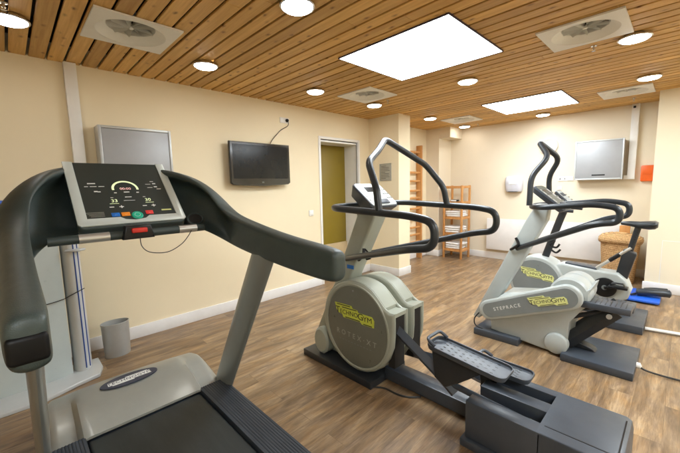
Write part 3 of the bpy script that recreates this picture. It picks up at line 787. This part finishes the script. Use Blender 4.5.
for u, v, w_, h_ in [(-.145, .305, .034, .007), (-.17, .282, .016, .004), (-.14, .282, .028, .004), (-.105, .282, .026, .004), (-.135, .245, .016, .007), (-.122, .242, .014, .006),
                   (.142, .318, .018, .004), (.15, .30, .016, .008), (.118, .296, .026, .003), (.152, .274, .016, .008), (.122, .268, .026, .003), (.165, .256, .022, .004),
                   (-.052, .232, .012, .006), (.052, .232, .012, .006), (0, .236, .026, .006), (0, .198, .03, .004), (0, .172, .052, .002), (.075, .196, .012, .003), (-.075, .196, .012, .003)]: dash(u, v, w_, h_)
for u in (-.088, .062): dash(u, .128, .020, .005)
for u in (-.045, .105): dash(u, .128, .020, .005); dash(u, .128, .005, .018)
for i in range(4): dash(-.165+.003*i, .095-.009*i, .075-.006*i, .002, 'letter_grey')
f.box('logo_pale', .135, .185, .085, .094, .0022, .0032, X=C)
o = f.build('printed_symbol', disp); o['kind'] = 'stuff'
for u, v, w_, mt in ((-.082, .073, .036, 'btn_blue'), (-.038, .073, .038, 'btn_orange'), (.072, .077, .036, 'btn_red')):
    f = MB(); f.box(mt, u-w_/2, u+w_/2, v-.013, v+.013, .002, .005, .002, X=C); f.text('letter_white', {'btn_blue': 'STOP', 'btn_orange': 'PAUSE', 'btn_red': 'OFF'}[mt] and '...', loc(u, v, .0052), .016, .0002); f.build('key', disp)
f = MB(); f.lathe('btn_green', [(0, .007), (.022, .007), (.026, .004), (.027, .002), (0, .002)], (0, .062, 0), seg=28, X=C @ Matrix.Translation((.012, 0, 0))); f.lathe('letter_white', [(.012, .0075), (.0135, .0075)], (.012, .062, 0), seg=20, caps=False, X=C); f.build('key', disp)
# emergency stop
f = MB(); f.prism('black', [(YC-.07, 1.195), (YC+.07, 1.195), (YC+.055, 1.262), (YC-.055, 1.262)], 'yz', -1.93, -1.885, .006); sh = f.build('stop_housing', t)
f = MB(); f.box('red', -1.888, -1.866, YC-.034, YC+.034, 1.226, 1.25, .005, 3); f.build('stop_button', sh)
f = MB(); f.tube('cable', spline([(-1.92, YC+.01, 1.20), (-1.92, YC+.015, 1.15), (-1.915, YC+.05, 1.115), (-1.91, YC+.13, 1.105), (-1.91, YC+.20, 1.135), (-1.92, YC+.245, 1.175), (-1.925, YC+.27, 1.21)], 8), .0022, 8); f.build('safety_cord', t)
# cup holders
for sgn in (1,):
    X = frame((-1.985, YC+sgn*.315, 1.262), (0, 1, 0), (-.35, 0, .95))
    f = MB(); f.lathe('rubber', [(.040, .0), (.043, .010), (.038, .013), (.033, .008), (.033, -.03)], seg=32, caps=False, sx=1.12, sy=.85, X=X); f.lathe('dark_gap', [(.0365, .006), (0, .006)], seg=32, caps=False, sx=1.12, sy=.85, X=X); f.build('cup_holder', t)
# uprights
for sgn in (1, -1):
    f = MB(); yy = YC+sgn*.435
    f.tube('upright', [(-2.09, yy+.012*sgn, .10), (-1.44, yy, 1.13)], .05, 28, flat=(.086, .027, (1, 0, .5))); f.build('upright', t)
# deck
f = MB(); f.box('charcoal', -2.55, -.42, YC-.445, YC+.445, .06, .155, .012); f.build('deck_frame', t)
f = MB(); f.box('belt', -2.02, -.40, YC-.285, YC+.285, .13, .188, .02, 4); f.build('belt', t)
for sgn in (1, -1):
    P = []; y0 = .288; y1 = .450
    for k in range(61):
        u = y0+(y1-y0)*k/60; gz = -.0022 if (k % 5 in (1, 2) and 4 < k < 56) else 0
        if k > 57: gz = -.004*(k-57)
        P.append((YC+sgn*u, .203+gz))
    P += [(YC+sgn*y1, .15), (YC+sgn*y0, .15)]
    f = MB(); f.prism('rail', P, 'yz', -2.04, -.42); f.build('side_rail', t)
# motor hood
f = MB(); NX, NY = 26, 40; grid = []
for i in range(NX+1):
    u = i/NX; x = -2.02-.70*u
    row = []
    for j in range(NY+1):
        v = -1+2*j/NY; av = abs(v)
        edge = min(1, max(0, (1-av)/.10))**.5
        prof = .205+.080*math.sin(min(1, u*1.9)*PI/2)-.25*max(0, (u-.42)/.58)**2.2
        wing = max(0, min(1, (av-.64)/.05)); wing = wing*wing*(3-2*wing)
        dip = .062*wing*max(0, 1-u*1.5)
        bow = 1-.10*max(0, u-.55)/.45
        z = max(.03, (prof-dip-.0)*(.82+.18*edge))
        row.append(Vector((x+.045*wing*(1-u)*.0-.10*max(0, u-.3)*(1-av*av)+.06*max(0, u-.3), YC+v*.452*bow*(1-.06*u*av), z)))
    grid.append(row)
b = bmesh.new(); V = [[b.verts.new(p_) for p_ in r_] for r_ in grid]
for i in range(NX):
    for j in range(NY): b.faces.new((V[i][j], V[i][j+1], V[i+1][j+1], V[i+1][j]))
# skirt down to the deck
edge = [V[0][j] for j in range(NY+1)]+[V[i][NY] for i in range(1, NX+1)]+[V[NX][j] for j in range(NY-1, -1, -1)]+[V[i][0] for i in range(NX-1, 0, -1)]
low = [b.verts.new((v.co.x, v.co.y, min(v.co.z-.01, .192 if v.co.x > -2.03 and abs(v.co.y-YC) < .44 else .03))) for v in edge]
for k in range(len(edge)): b.faces.new((edge[k], edge[(k+1) % len(edge)], low[(k+1) % len(edge)], low[k]))
bmesh.ops.recalc_face_normals(b, faces=b.faces[:]); f.add(b, 'hood'); hood = f.build('motor_hood', t, smooth=40)
hz = lambda u: .205+.080*math.sin(min(1, u*1.9)*PI/2)-.25*max(0, (u-.42)/.58)**2.2
xb = -2.325; sl = (hz(.47)-hz(.40))/(-.70*.07)
X = frame((xb, YC-.02, hz((-2.02-xb)/.70)+.0045), (0, 1, 0), (-1, 0, -sl))
f = MB(); f.lathe('navy', [(0, .0015), (.985, .0015), (1, -.004)], seg=48, sx=.155, sy=.062, X=X, caps=False)
f.box('letter_white', -.115, .115, -.017, .017, .0014, .0024, X=X); f.box('letter_white', -.095, .02, -.026, -.0165, .0014, .0024, X=X); f.box('letter_white', -.02, .10, .0165, .026, .0014, .0024, X=X)
f.text('navy', 'TECHNOGYM', X @ Matrix.Translation((0, 0, .0026)), .036, .0004, spacing=1.08); f.build('hood_badge', hood)

# ------------------------------------------------------------------ ELLIPTICAL (the one in the middle)
YM = 1.9
t = thing('elliptical_trainer', 'grey elliptical trainer with a round drum and long floor beam, beside the treadmill', 'elliptical trainer', (-1.2, YM, 0))
f = MB(); f.box('black_steel', -2.215, -1.46, 1.69, 2.11, 0, .056, .006); f.build('base_slab', t)
DC, DR = (-1.628, .415), .336
def drum_profile(r=DR, inset=0):
    P = [(DC[0]+r*math.cos(math.radians(a)), DC[1]+r*math.sin(math.radians(a))) for a in range(62, 292, 6)]
    P += [(-1.45+inset*.2, .13+inset), (-1.37-inset*.5, .19+inset), (-1.315-inset, .27+inset), (-1.282-inset, .36), (-1.275-inset, .45), (-1.275-inset, .592-inset), (-1.32-inset, .590-inset), (-1.36-inset*.5, .612-inset), (-1.42, .670-inset)]
    return P
for y0, y1, nm in ((1.715, 1.885, 'near'), (1.935, 2.085, 'far')):
    f = MB(); P = drum_profile()
    f.prism('shell', P, 'xz', y0, y0+.034, .022, 4); f.prism('shell', P, 'xz', y1-.028, y1, .014, 3)
    Q = [q for q in drum_profile(DR-.001, .002) if q[0] < -1.33]; f.prism('shell', Q, 'xz', y0+.026, y1-.016)
    f.box('shell', -1.40, -1.279, y0+.024, y1-.016, .562, .587)
    f.box('dark_gap', -1.345, -1.292, y0+.0335, y1-.0275, .20, .562)
    f.build('drum_housing', t)
f = MB(); f.lathe('shell', [(.0, 1.884), (.27, 1.884), (.27, 1.936), (.0, 1.936)], (DC[0], 0, DC[1]), 'y', 48); f.build('drum_core', t)
f = MB(); f.lathe('inlay', [(0, 1.7105), (.268, 1.7105), (.276, 1.713), (.278, 1.716), (.0, 1.716)], (DC[0]+.012, 0, DC[1]), 'y', 64, sx=1.045, sy=1.08); inlay = f.build('disc_inlay', t)
f = MB(); f.lathe('shell', [(.278, 1.716), (.280, 1.709), (.290, 1.708), (.294, 1.716)], (DC[0]+.012, 0, DC[1]), 'y', 64, sx=1.045, sy=1.08, caps=False); f.build('disc_rim', t)
f = MB(); f.lathe('chrome', [(0, 1.7075), (.006, 1.7078), (.007, 1.7106), (0, 1.7106)], (-1.63, 0, .680), 'y', 12); f.build('screw', t)
X = frame((-1.628, 1.709, .507), (1, 0, .03), (0, 0, 1))
badge(inlay, X, .385, 'logo_yellow', 'ink')
f = MB(); X = frame((-1.615, 1.7103, .335), (1, 0, -.02), (0, 0, 1)); f.text('letter_grey', 'ROTEX·XT', X, .054, .0008, spacing=1.7)
for i in range(11): f.box('inlay_cool', -1.78+i*.030, -1.765+i*.030, 1.7096, 1.7104, .282, .286)
f.build('lettering', inlay)
# leaning column
f = MB()
f.prism('shell', [(-2.16, .057), (-2.21, .10), (-2.205, .17), (-1.945, .68), (-1.685, 1.235), (-1.52, 1.245), (-1.525, 1.20), (-1.765, .745), (-1.82, .5), (-1.9, .06)], 'xz', YM-.072, YM+.072, .018, 3); f.build('column', t)
f = MB(); f.lathe('shell', [(0, YM-.165), (.075, YM-.165), (.09, YM-.15), (.09, YM+.15), (.075, YM+.165), (0, YM+.165)], (-2.04, 0, .165), 'y', 32, sx=.95, sy=1.25); f.build('wheel_cover', t)
f = MB(); f.box('btn_blue', -1.80, -1.73, YM-.0745, YM-.0725, .80, .83); f.build('sticker', t)
# hook with a hanging pulse cable on the column
f = MB(); f.tube('black', spline([(-1.60, YM-.10, .98), (-1.595, YM-.112, .94), (-1.63, YM-.115, .90), (-1.655, YM-.10, .89)], 5), .012, 10); f.tube('black', spline([(-1.58, YM-.11, .98), (-1.54, YM-.115, .95), (-1.565, YM-.115, .91), (-1.53, YM-.11, .92)], 5), .006, 8); f.build('cable_clip', t)
# console
def console(t, x0, z0, x1, z1, hw, depth, shell='shell', face='cab_face'):
    """Wedge display: from front-low (x0,z0) to rear... the face looks up and back towards the rider."""
    U = Vector((x0-x1, 0, z0-z1)).normalized(); L_ = math.hypot(x0-x1, z0-z1)
    X = frame((x1, YM_, z1), (0, 1, 0), U)
    f = MB(); R = []
    for zz, g in ((-depth, .02), (-.012, .0), (0, .006)): R.append([Vector((u, v, zz)) for u, v in rrect(hw-g, g, L_-g, .035)])
    f.rings(shell, R, X=X); con = f.build('console', t)
    f = MB(); f.prism(face, rrect(hw-.012, .012, L_-.012, .028), 'xy', -.001, .003, .0015, 1, X=X)
    f.build('console_face', con)
    f = MB(); f.box('screen', -.07, .07, L_*.60, L_*.80, .0028, .0045, X=X); f.build('display', con)
    f = MB()
    f.box('silver_paint', .07, min(hw-.015, .14), L_*.22, L_*.82, .0024, .0034, X=X)
    for i in range(3):
        for j in range(3): f.box('inlay', .078+i*.022-.0,   .093+i*.022, L_*(.30+.17*j), L_*(.30+.17*j)+.016, .0025, .0055, .001, X=X)
    f.build('keypad', con); f = MB()
    f.box('silver_paint', -hw+.015, -hw+.05, L_*.2, L_*.82, .0024, .0034, X=X)
    for j in range(4): f.box('inlay', -hw+.025, -hw+.04, L_*(.25+.16*j), L_*(.25+.16*j)+.014, .0025, .005, .001, X=X)
    f.build('keypad', con)
    f = MB(); f.box('charcoal', -.06, .06, L_*.10, L_*.26, .0025, .012, .004, X=X); f.build('hand_rest', con)
YM_ = YM
console(t, -1.665, 1.45, -1.465, 1.285, .15, .085, 'charcoal', 'shell_cool')
# handrail loop
def handrail(t, ym, w, xf, xu, zt, zb, xl, zl, r, drop, cw):
    a = []
    for s_ in (-1, 1):
        y = ym+s_*w
        L_ = [(xl, ym+s_*cw, zl), (xu-.12, y, zb), (xu+.02, y, zb+.02), (xu+.02, y, zt-.02), (xu-.12, y, zt+.005), (xf+.1, y, zt+drop), (xf, y-s_*.10, zt+drop)]
        a.append(L_)
    pts = a[0][:]+[(xf-.03, ym, zt+drop)]+a[1][::-1]
    f = MB(); f.tube('grip', fillet(pts, .11, 8), r, 16); f.build('handrail', t)
def arch(t, base, D, A, Bp, apex, ym, r, rad=.07):
    P = [(q[0], ym-q[2], q[1]) for q in (base, D, A, Bp)]+[(apex[0], ym-.02, apex[1]), (apex[0], ym+.02, apex[1])]+[(q[0], ym+q[2], q[1]) for q in (Bp, A, D, base)]
    f = MB(); f.tube('grip', fillet(P, rad, 6), r, 16); f.build('handlebar', t)
handrail(t, YM, .395, -1.69, -.885, 1.262, 1.09, -1.83, .87, .0215, .028, .06)
arch(t, (-1.22, 1.28, .393), (-1.244, 1.41, .384), (-1.355, 1.572, .324), (-1.410, 1.655, .160), (-1.47, 1.735, 0), YM, .0215, .045)
# floor beam and rear box
f = MB(); f.box('charcoal', -1.47, -.74, 1.86, 1.985, .012, .105, .008); f.build('floor_beam', t)
f = MB(); bx0, bx1, by0, by1, bz = -.762, -.10, 1.665, 2.095, .262
P = [(bx0, .05), (bx0, bz), (bx1-.03, bz), (bx1-.008, bz-.012), (bx1, bz-.05), (bx1, .05)]
# top with two long slots: three rails and a solid tail
xs = -.42
f.prism('charcoal', [(xs, .05), (xs, bz), (bx1-.03, bz), (bx1-.008, bz-.012), (bx1, bz-.05), (bx1, .05)], 'xz', by0, by1, .010, 3)
for y0, y1 in ((by0, by0+.085), (1.855, 1.945), (by1-.06, by1)): f.box('charcoal', bx0, xs+.02, y0, y1, .05, bz-.0005, .006, 2)
f.box('black_steel', bx0+.01, xs, by0+.08, by1-.05, .05, .13)
f.box('charcoal', bx0-.02, bx1+.02, by0-.02, by1+.02, 0, .045, .006)
f.build('tail_box', t)
f = MB(); f.box('black', -.40, -.125, by0+.070, by0+.076, bz-.002, bz+.0012); f.box('black', -.128, -.122, by0+.077, by1-.05, bz-.002, bz+.0012); f.build('seam', t)
f = MB(); f.lathe('logo_pale', [(.018, 0), (.024, .006), (.018, .012), (.014, .006)], (-.475, 0, .205), 'y', 20, caps=False, X=Matrix.Translation((0, 1.79, 0))); f.build('guide_wheel', t)
# swing arms and pedals
f = MB()
f.tube('charcoal', [(-1.42, 1.80, .52), (-1.0, 1.80, .268), (-.885, 1.80, .185)], .03, 4, flat=(.040, .030, (0, 0, 1))); f.build('swing_arm', t)
f = MB(); f.tube('charcoal', [(-.95, 1.80, .235), (-.47, 1.80, .20)], .02, 12, flat=(.020, .014, (0, 0, 1))); f.build('roller_arm', t)
f = MB(); f.tube('charcoal', [(-1.42, 2.01, .20), (-1.0, 2.01, .235), (-.45, 2.01, .17)], .03, 4, flat=(.036, .028, (0, 0, 1))); f.build('swing_arm', t)
def pedal(xa, za, xb_, zb_, yc_, hw, label=None):
    U = Vector((xb_-xa, 0, zb_-za)); L_ = U.length
    X = frame((xa, yc_, za), (0, -1, 0), U)       # x across, y along the foot, z up
    if X.to_3x3().col[2].z < 0: X = frame((xa, yc_, za), (0, 1, 0), U)
    f = MB()
    rim = rrect(hw, 0, L_, .045)
    R = [[Vector((u, v, zz)) for u, v in rrect(hw-g, g, L_-g, max(.01, .045-g))] for zz, g in ((-.014, .008), (.008, 0), (.016, .002), (.016, .008), (.004, .011), (.002, .02))]
    f.rings('charcoal', R, X=X, caps=True)
    fp = f.build('foot_plate', t)
    f = MB()
    for i in range(9):
        for j in range(4):
            u = -hw+.035+j*(2*hw-.07)/3+(.008 if i % 2 else -.008); v = .09+i*(L_-.17)/8
            f.lathe('black', [(.0, .0028), (.007, .0028), (.0075, .0022)], (u, v, 0), seg=10, sx=.7, sy=1.2, caps=False, X=X)
    f.build('tread_stud', fp)['kind'] = 'stuff'
    f = MB(); 
    f.tube('charcoal', fillet([(-hw+.012, .06, .02), (-hw+.012, .004, .045), (hw-.012, .004, .045), (hw-.012, .06, .02)], .05, 5), .010, 10, X=X)
    f.build('toe_loop', fp)
    f = MB(); f.prism('black_steel', [(xa+.02, za-.03), (xb_-.10, zb_-.028+.03), (xb_-.26, zb_-.13), (xa+.11, za-.24), (xa+.04, za-.20)], 'xz', yc_-.045, yc_+.045, .01); f.build('pedal_bracket', t)
pedal(-1.03, .475, -.575, .425, 1.775, .088)
pedal(-.83, .345, -.525, .338, 1.985, .075)
f = MB(); f.tube('cable', spline([(-1.47, 1.72, .006), (-1.40, 1.77, .006), (-1.30, 1.775, .006), (-1.22, 1.80, .006), (-1.16, 1.86, .006)], 6), .006, 8); f.build('mains_lead', t)

# ------------------------------------------------------------------ STEPPER (right, nearer)
YM_ = YS = 3.31
t = thing('stepper_machine', 'pale grey stepper with flat pedals, between the elliptical trainer and the bike', 'stepper', (-.8, YS, 0))
f = MB(); f.box('charcoal', -1.335, -.94, 3.06, 3.56, 0, .062, .007); f.build('front_foot', t)
f = MB(); f.prism('shell_cool', [(-1.20, .066), (-1.21, .30), (-1.13, .40), (-.70, .47), (-.46, .60), (-.49, .45), (-.585, .30), (-.60, .05), (-.66, .014), (-.78, .02)], 'xz', 3.125, 3.50, .012, 3); f.build('body', t)
f = MB()
def stad(x0, z0, r0, x1, z1, r1, n=14):
    a = math.atan2(z1-z0, x1-x0); d = math.hypot(x1-x0, z1-z0); o_ = math.acos((r0-r1)/d); P = []
    for k in range(n+1): an = a+o_+(2*PI-2*o_)*k/n; P.append((x0+r0*math.cos(an), z0+r0*math.sin(an)))
    for k in range(n+1): an = a-o_+2*o_*k/n; P.append((x1+r1*math.cos(an), z1+r1*math.sin(an)))
    return P
f.prism('shell_cool', stad(-1.20, .262, .092, -.60, .515, .104), 'xz', 3.07, 3.124, .016, 4); sc = f.build('side_cover', t)
f = MB(); f.prism('inlay_cool', stad(-1.19, .267, .066, -.605, .513, .080), 'xz', 3.066, 3.0695, .001, 1); f.build('cover_inlay', sc)
ang = math.atan2(.253, .60); rv = (math.cos(ang), 0, math.sin(ang)); uv = (-math.sin(ang), 0, math.cos(ang))
rv2 = (math.cos(ang*.93), 0, math.sin(ang*.93)); uv2 = (-math.sin(ang*.93), 0, math.cos(ang*.93))
badge(sc, frame((-.735, 3.0645, .462), rv2, uv2), .285, 'logo_pale', 'ink', slim=True)
f = MB(); f.text('letter_white', 'STEPRACE', frame((-1.045, 3.0655, .330), rv, uv), .042, .0006, spacing=1.35); f.build('lettering', sc)
f = MB(); f.lathe('shell_cool', [(0, 3.126), (.125, 3.126), (.140, 3.145), (.140, 3.29), (.125, 3.305), (0, 3.305)], (-.60, 0, .525), 'y', 48); f.lathe('shell_cool', [(0, 3.345), (.12, 3.345), (.132, 3.36), (.132, 3.47), (.12, 3.485), (0, 3.485)], (-.60, 0, .525), 'y', 48); f.build('hub_cover', t)
f = MB(); f.lathe('shell_cool', [(0, 3.085), (.07, 3.085), (.082, 3.092), (.085, 3.11), (.085, 3.15), (0, 3.15)], (-.665, 0, .105), 'y', 36); f.build('transport_wheel', t)
f = MB(); f.prism('shell_cool', [(-1.43, .10), (-1.37, .09), (-1.20, .30), (-.815, 1.10), (-.80, 1.24), (-.90, 1.24), (-.975, 1.10)], 'xz', YS-.055, YS+.055, .012, 3); f.build('column', t)
console(t, -.905, 1.40, -.665, 1.20, .13, .05, 'charcoal', 'inlay')
handrail(t, YS, .285, -.90, -.33, 1.255, 1.115, -1.04, .835, .022, -.03, .05)
arch(t, (-.885, 1.24, .285), (-.885, 1.30, .28), (-.89, 1.475, .255), (-.79, 1.63, .17), (-.90, 1.755, 0), YS, .022, .07)
# pedals and links
for y0, y1, zz in ((3.10, 3.28, .452), (3.335, 3.51, .405)):
    f = MB(); f.box('charcoal', -.515, -.215, y0, y1, zz, zz+.05, .008); 
    for i in range(9): f.box('black', -.49+i*.030, -.484+i*.030, y0+.015, y1-.015, zz+.0495, zz+.0512, .0005)
    f.build('pedal', t)
    ym_ = (y0+y1)/2
    f = MB(); f.tube('black_steel', [(-.62, ym_, .10), (-.31, ym_, .445)], .03, 4, flat=(.055, .028, (0, 0, 1))); f.build('pedal_arm', t)
    f = MB(); f.tube('black_steel', [(-.60, ym_+.01, .32), (-.36, ym_+.01, .44)], .018, 10); f.build('link_rod', t)
f = MB(); f.tube('silver', [(-.335, 3.085, .425), (-.335, 3.10, .425)], .018, 14); f.build('pivot_bolt', t)
f = MB(); f.box('charcoal', -.62, -.172, 3.04, 3.565, 0, .062, .008); f.build('base_plate', t)
f = MB(); f.prism('black_steel', [(-.66, .063), (-.66, .13), (-.60, .135), (-.44, .085), (-.42, .063)], 'xz', 3.235, 3.33, .008); f.build('base_bracket', t)
f = MB(); f.lathe('vent', [(0, -.172), (.022, -.172), (.022, -.150), (.012, -.146), (0, -.14)], (0, 3.24, .05), 'x', 16); f.build('cable_inlet', t)
f = MB(); f.tube('cable', spline([(-1.31, 3.12, .20), (-1.345, 3.10, .14), (-1.33, 3.09, .08), (-1.26, 3.09, .062)], 6), .006, 8); f.build('mains_lead', t)
f = MB(); f.tube('black', spline([(-1.05, YS-.06, .93), (-1.02, YS-.08, .88), (-1.06, YS-.08, .84), (-1.09, YS-.06, .82)], 5), .012, 8); f.build('cable_clip', t)

# ------------------------------------------------------------------ EXERCISE BIKE (right, farther)
YK = 4.38; YM_ = YK
t = thing('exercise_bike', 'grey exercise bike with black saddle and crank disc, behind the stepper', 'exercise bike', (-.7, YK, 0))
f = MB()
half = [(-1.145+.285*math.cos(math.radians(a)), .30+.285*math.sin(math.radians(a))) for a in range(-60, 241, 8)]
f.prism('shell_cool', half, 'xz', 4.235, 4.50, .02, 4); f.build('drum_housing', t)
f = MB(); f.prism('inlay_cool', [(-1.147+.245*math.cos(math.radians(a)), .30+.245*math.sin(math.radians(a))) for a in range(0, 360, 8)], 'xz', 4.229, 4.2345, .002, 1); inlay = f.build('disc_inlay', t)
badge(inlay, frame((-1.13, 4.227, .385), (1, 0, -.06), (.06, 0, 1)), .35, 'logo_pale', 'ink', slim=True)
f = MB(); f.prism('shell_cool', [(-1.05, .10), (-.98, .50), (-.90, .535), (-.60, .505), (-.42, .50), (-.35, .44), (-.31, .34), (-.33, .26), (-.40, .20), (-.60, .14), (-.8, .09)], 'xz', 4.27, 4.47, .022, 4); f.build('body', t)
f = MB(); f.prism('charcoal', [(-.88, .528), (-.875, .548), (-.60, .521), (-.595, .500)], 'xz', 4.31, 4.43, .004); f.build('top_strip', t)
f = MB(); f.lathe('black', [(0, 4.252), (.085, 4.252), (.098, 4.256), (.10, 4.268), (0, 4.269)], (-.515, 0, .345), 'y', 36); f.lathe('inlay_cool', [(0, 4.248), (.022, 4.248), (.024, 4.2515), (0, 4.2515)], (-.515, 0, .345), 'y', 20); f.build('crank_disc', t)
f = MB(); f.tube('black', [(-.515, 4.235, .345), (-.43, 4.23, .375), (-.40, 4.225, .385)], .014, 10, flat=(.016, .010, (0, 0, 1))); f.build('crank_arm', t)
f = MB(); f.box('black', -.475, -.325, 4.13, 4.225, .375, .40, .006); f.tube('black', fillet([(-.46, 4.18, .395), (-.45, 4.18, .425), (-.36, 4.18, .425), (-.35, 4.18, .395)], .03, 4), .008, 8, flat=(.005, .03, (0, 0, 1))); f.build('pedal', t)
f = MB(); f.prism('black_steel', [(-.46, .40), (-.40, .735), (-.375, .745), (-.30, .71), (-.295, .69), (-.36, .40), (-.40, .36)], 'xz', YK-.04, YK+.04, .010); f.build('seat_mast', t)
f = MB(); f.tube('black_steel', [(-.35, YK, .72), (-.302, YK, .965)], .02, 14, flat=(.026, .02, (1, 0, 0)))
for i in range(8): f.lathe('black', [(.0, 0), (.004, 0), (.004, .002), (0, .002)], (-.34+i*.0055, YK-.021, .75+i*.024), 'y', 8)
f.build('seat_post', t)
R = []
for u, hw, zc, th in ((-.435, .016, 1.0, .012), (-.425, .026, 1.0, .018), (-.36, .034, .998, .026), (-.29, .062, .990, .034), (-.22, .10, .990, .042), (-.18, .108, .994, .040), (-.160, .09, .996, .024)):
    R.append([Vector((u, YK+hw*math.cos(2*PI*k/18), zc+th*math.sin(2*PI*k/18)+(.012 if u > -.25 else 0)*math.cos(2*PI*k/18)**2)) for k in range(18)])
f = MB(); f.rings('grip', R); f.build('saddle', t, smooth=60)
for s_ in (-1, 1):
    f = MB(); f.tube('silver', [(-.62, YK+s_*.035, .50), (-.34, YK+s_*.035, .76)], .014, 12); ss = f.build('seat_slide', t)
    f = MB(); f.tube('black', [(-.50, YK+s_*.035, .612), (-.42, YK+s_*.035, .686)], .019, 12); f.build('slide_sleeve', ss)
f = MB(); f.tube('black_steel', [(-1.11, YK, .50), (-.965, YK, 1.00), (-.895, YK, 1.22)], .03, 16, flat=(.038, .03, (1, 0, .3))); f.build('column', t)
console(t, -1.0, 1.335, -.83, 1.17, .105, .05, 'charcoal', 'shell_cool')
f = MB(); f.tube('grip', fillet([(-.80, YK-.22, 1.12), (-.93, YK-.22, 1.13), (-.96, YK-.02, 1.12), (-.96, YK+.02, 1.12), (-.93, YK+.22, 1.13), (-.80, YK+.22, 1.12)], .07, 6), .017, 14); f.build('handlebar', t)
f = MB(); f.tube('black', spline([(-1.03, YK-.04, .80), (-.99, YK-.06, .77), (-1.03, YK-.07, .72), (-.97, YK-.07, .70), (-.94, YK-.06, .74)], 5), .011, 8); f.tube('black', spline([(-1.02, YK-.04, .66), (-.97, YK-.06, .64), (-.93, YK-.06, .68)], 5), .011, 8); f.build('cable_clip', t)
f = MB(); f.box('charcoal', -.50, -.19, 4.05, 4.66, 0, .075, .008); f.build('rear_foot', t)
f = MB(); f.box('charcoal', -1.42, -1.20, 4.10, 4.66, 0, .06, .008); f.build('front_foot', t)
f = MB(); f.box('charcoal', -1.30, -.30, YK-.04, YK+.04, .03, .12, .006); f.build('floor_beam', t)

# ------------------------------------------------------------------ camera, world, light
cam = bpy.data.cameras.new('camera'); co = bpy.data.objects.new('camera', cam); COL.objects.link(co)
yaw, pitch, roll, fpx, ch = .79690654, .117094559, -.0232264383, 337.675, 1.42785
cy, sy, cpp, spp = math.cos(yaw), math.sin(yaw), math.cos(pitch), math.sin(pitch)
F = Vector((-sy*cpp, cy*cpp, -spp)); r0 = Vector((cy, sy, 0)); u0 = r0.cross(F)
rr = r0*math.cos(roll)+u0*math.sin(roll); uu = u0*math.cos(roll)-r0*math.sin(roll)
co.matrix_world = Matrix(((rr.x, uu.x, -F.x, 0), (rr.y, uu.y, -F.y, 0), (rr.z, uu.z, -F.z, ch), (0, 0, 0, 1)))
cam.sensor_width = 36; cam.lens = fpx/680*36; cam.clip_end = 100; cam.clip_start = .02
S.camera = co
w_ = bpy.data.worlds.new('World'); S.world = w_; w_.use_nodes = True
bg = w_.node_tree.nodes['Background']; sk = w_.node_tree.nodes.new('ShaderNodeTexSky'); sk.sky_type = 'NISHITA'; sk.sun_disc = False
sk.sun_elevation = math.radians(40); w_.node_tree.links.new(sk.outputs['Color'], bg.inputs['Color']); bg.inputs['Strength'].default_value = .08
S.view_settings.view_transform = 'Standard'; S.view_settings.look = 'None'; S.view_settings.exposure = .2; S.view_settings.gamma = 1; S.view_settings.use_curve_mapping = False
S.render.engine = 'CYCLES'
cy_ = S.cycles; cy_.use_denoising = True; cy_.use_adaptive_sampling = True; cy_.adaptive_threshold = .02; cy_.max_bounces = 8; cy_.diffuse_bounces = 5; cy_.glossy_bounces = 4; cy_.sample_clamp_indirect = 6; cy_.caustics_reflective = False; cy_.caustics_refractive = False
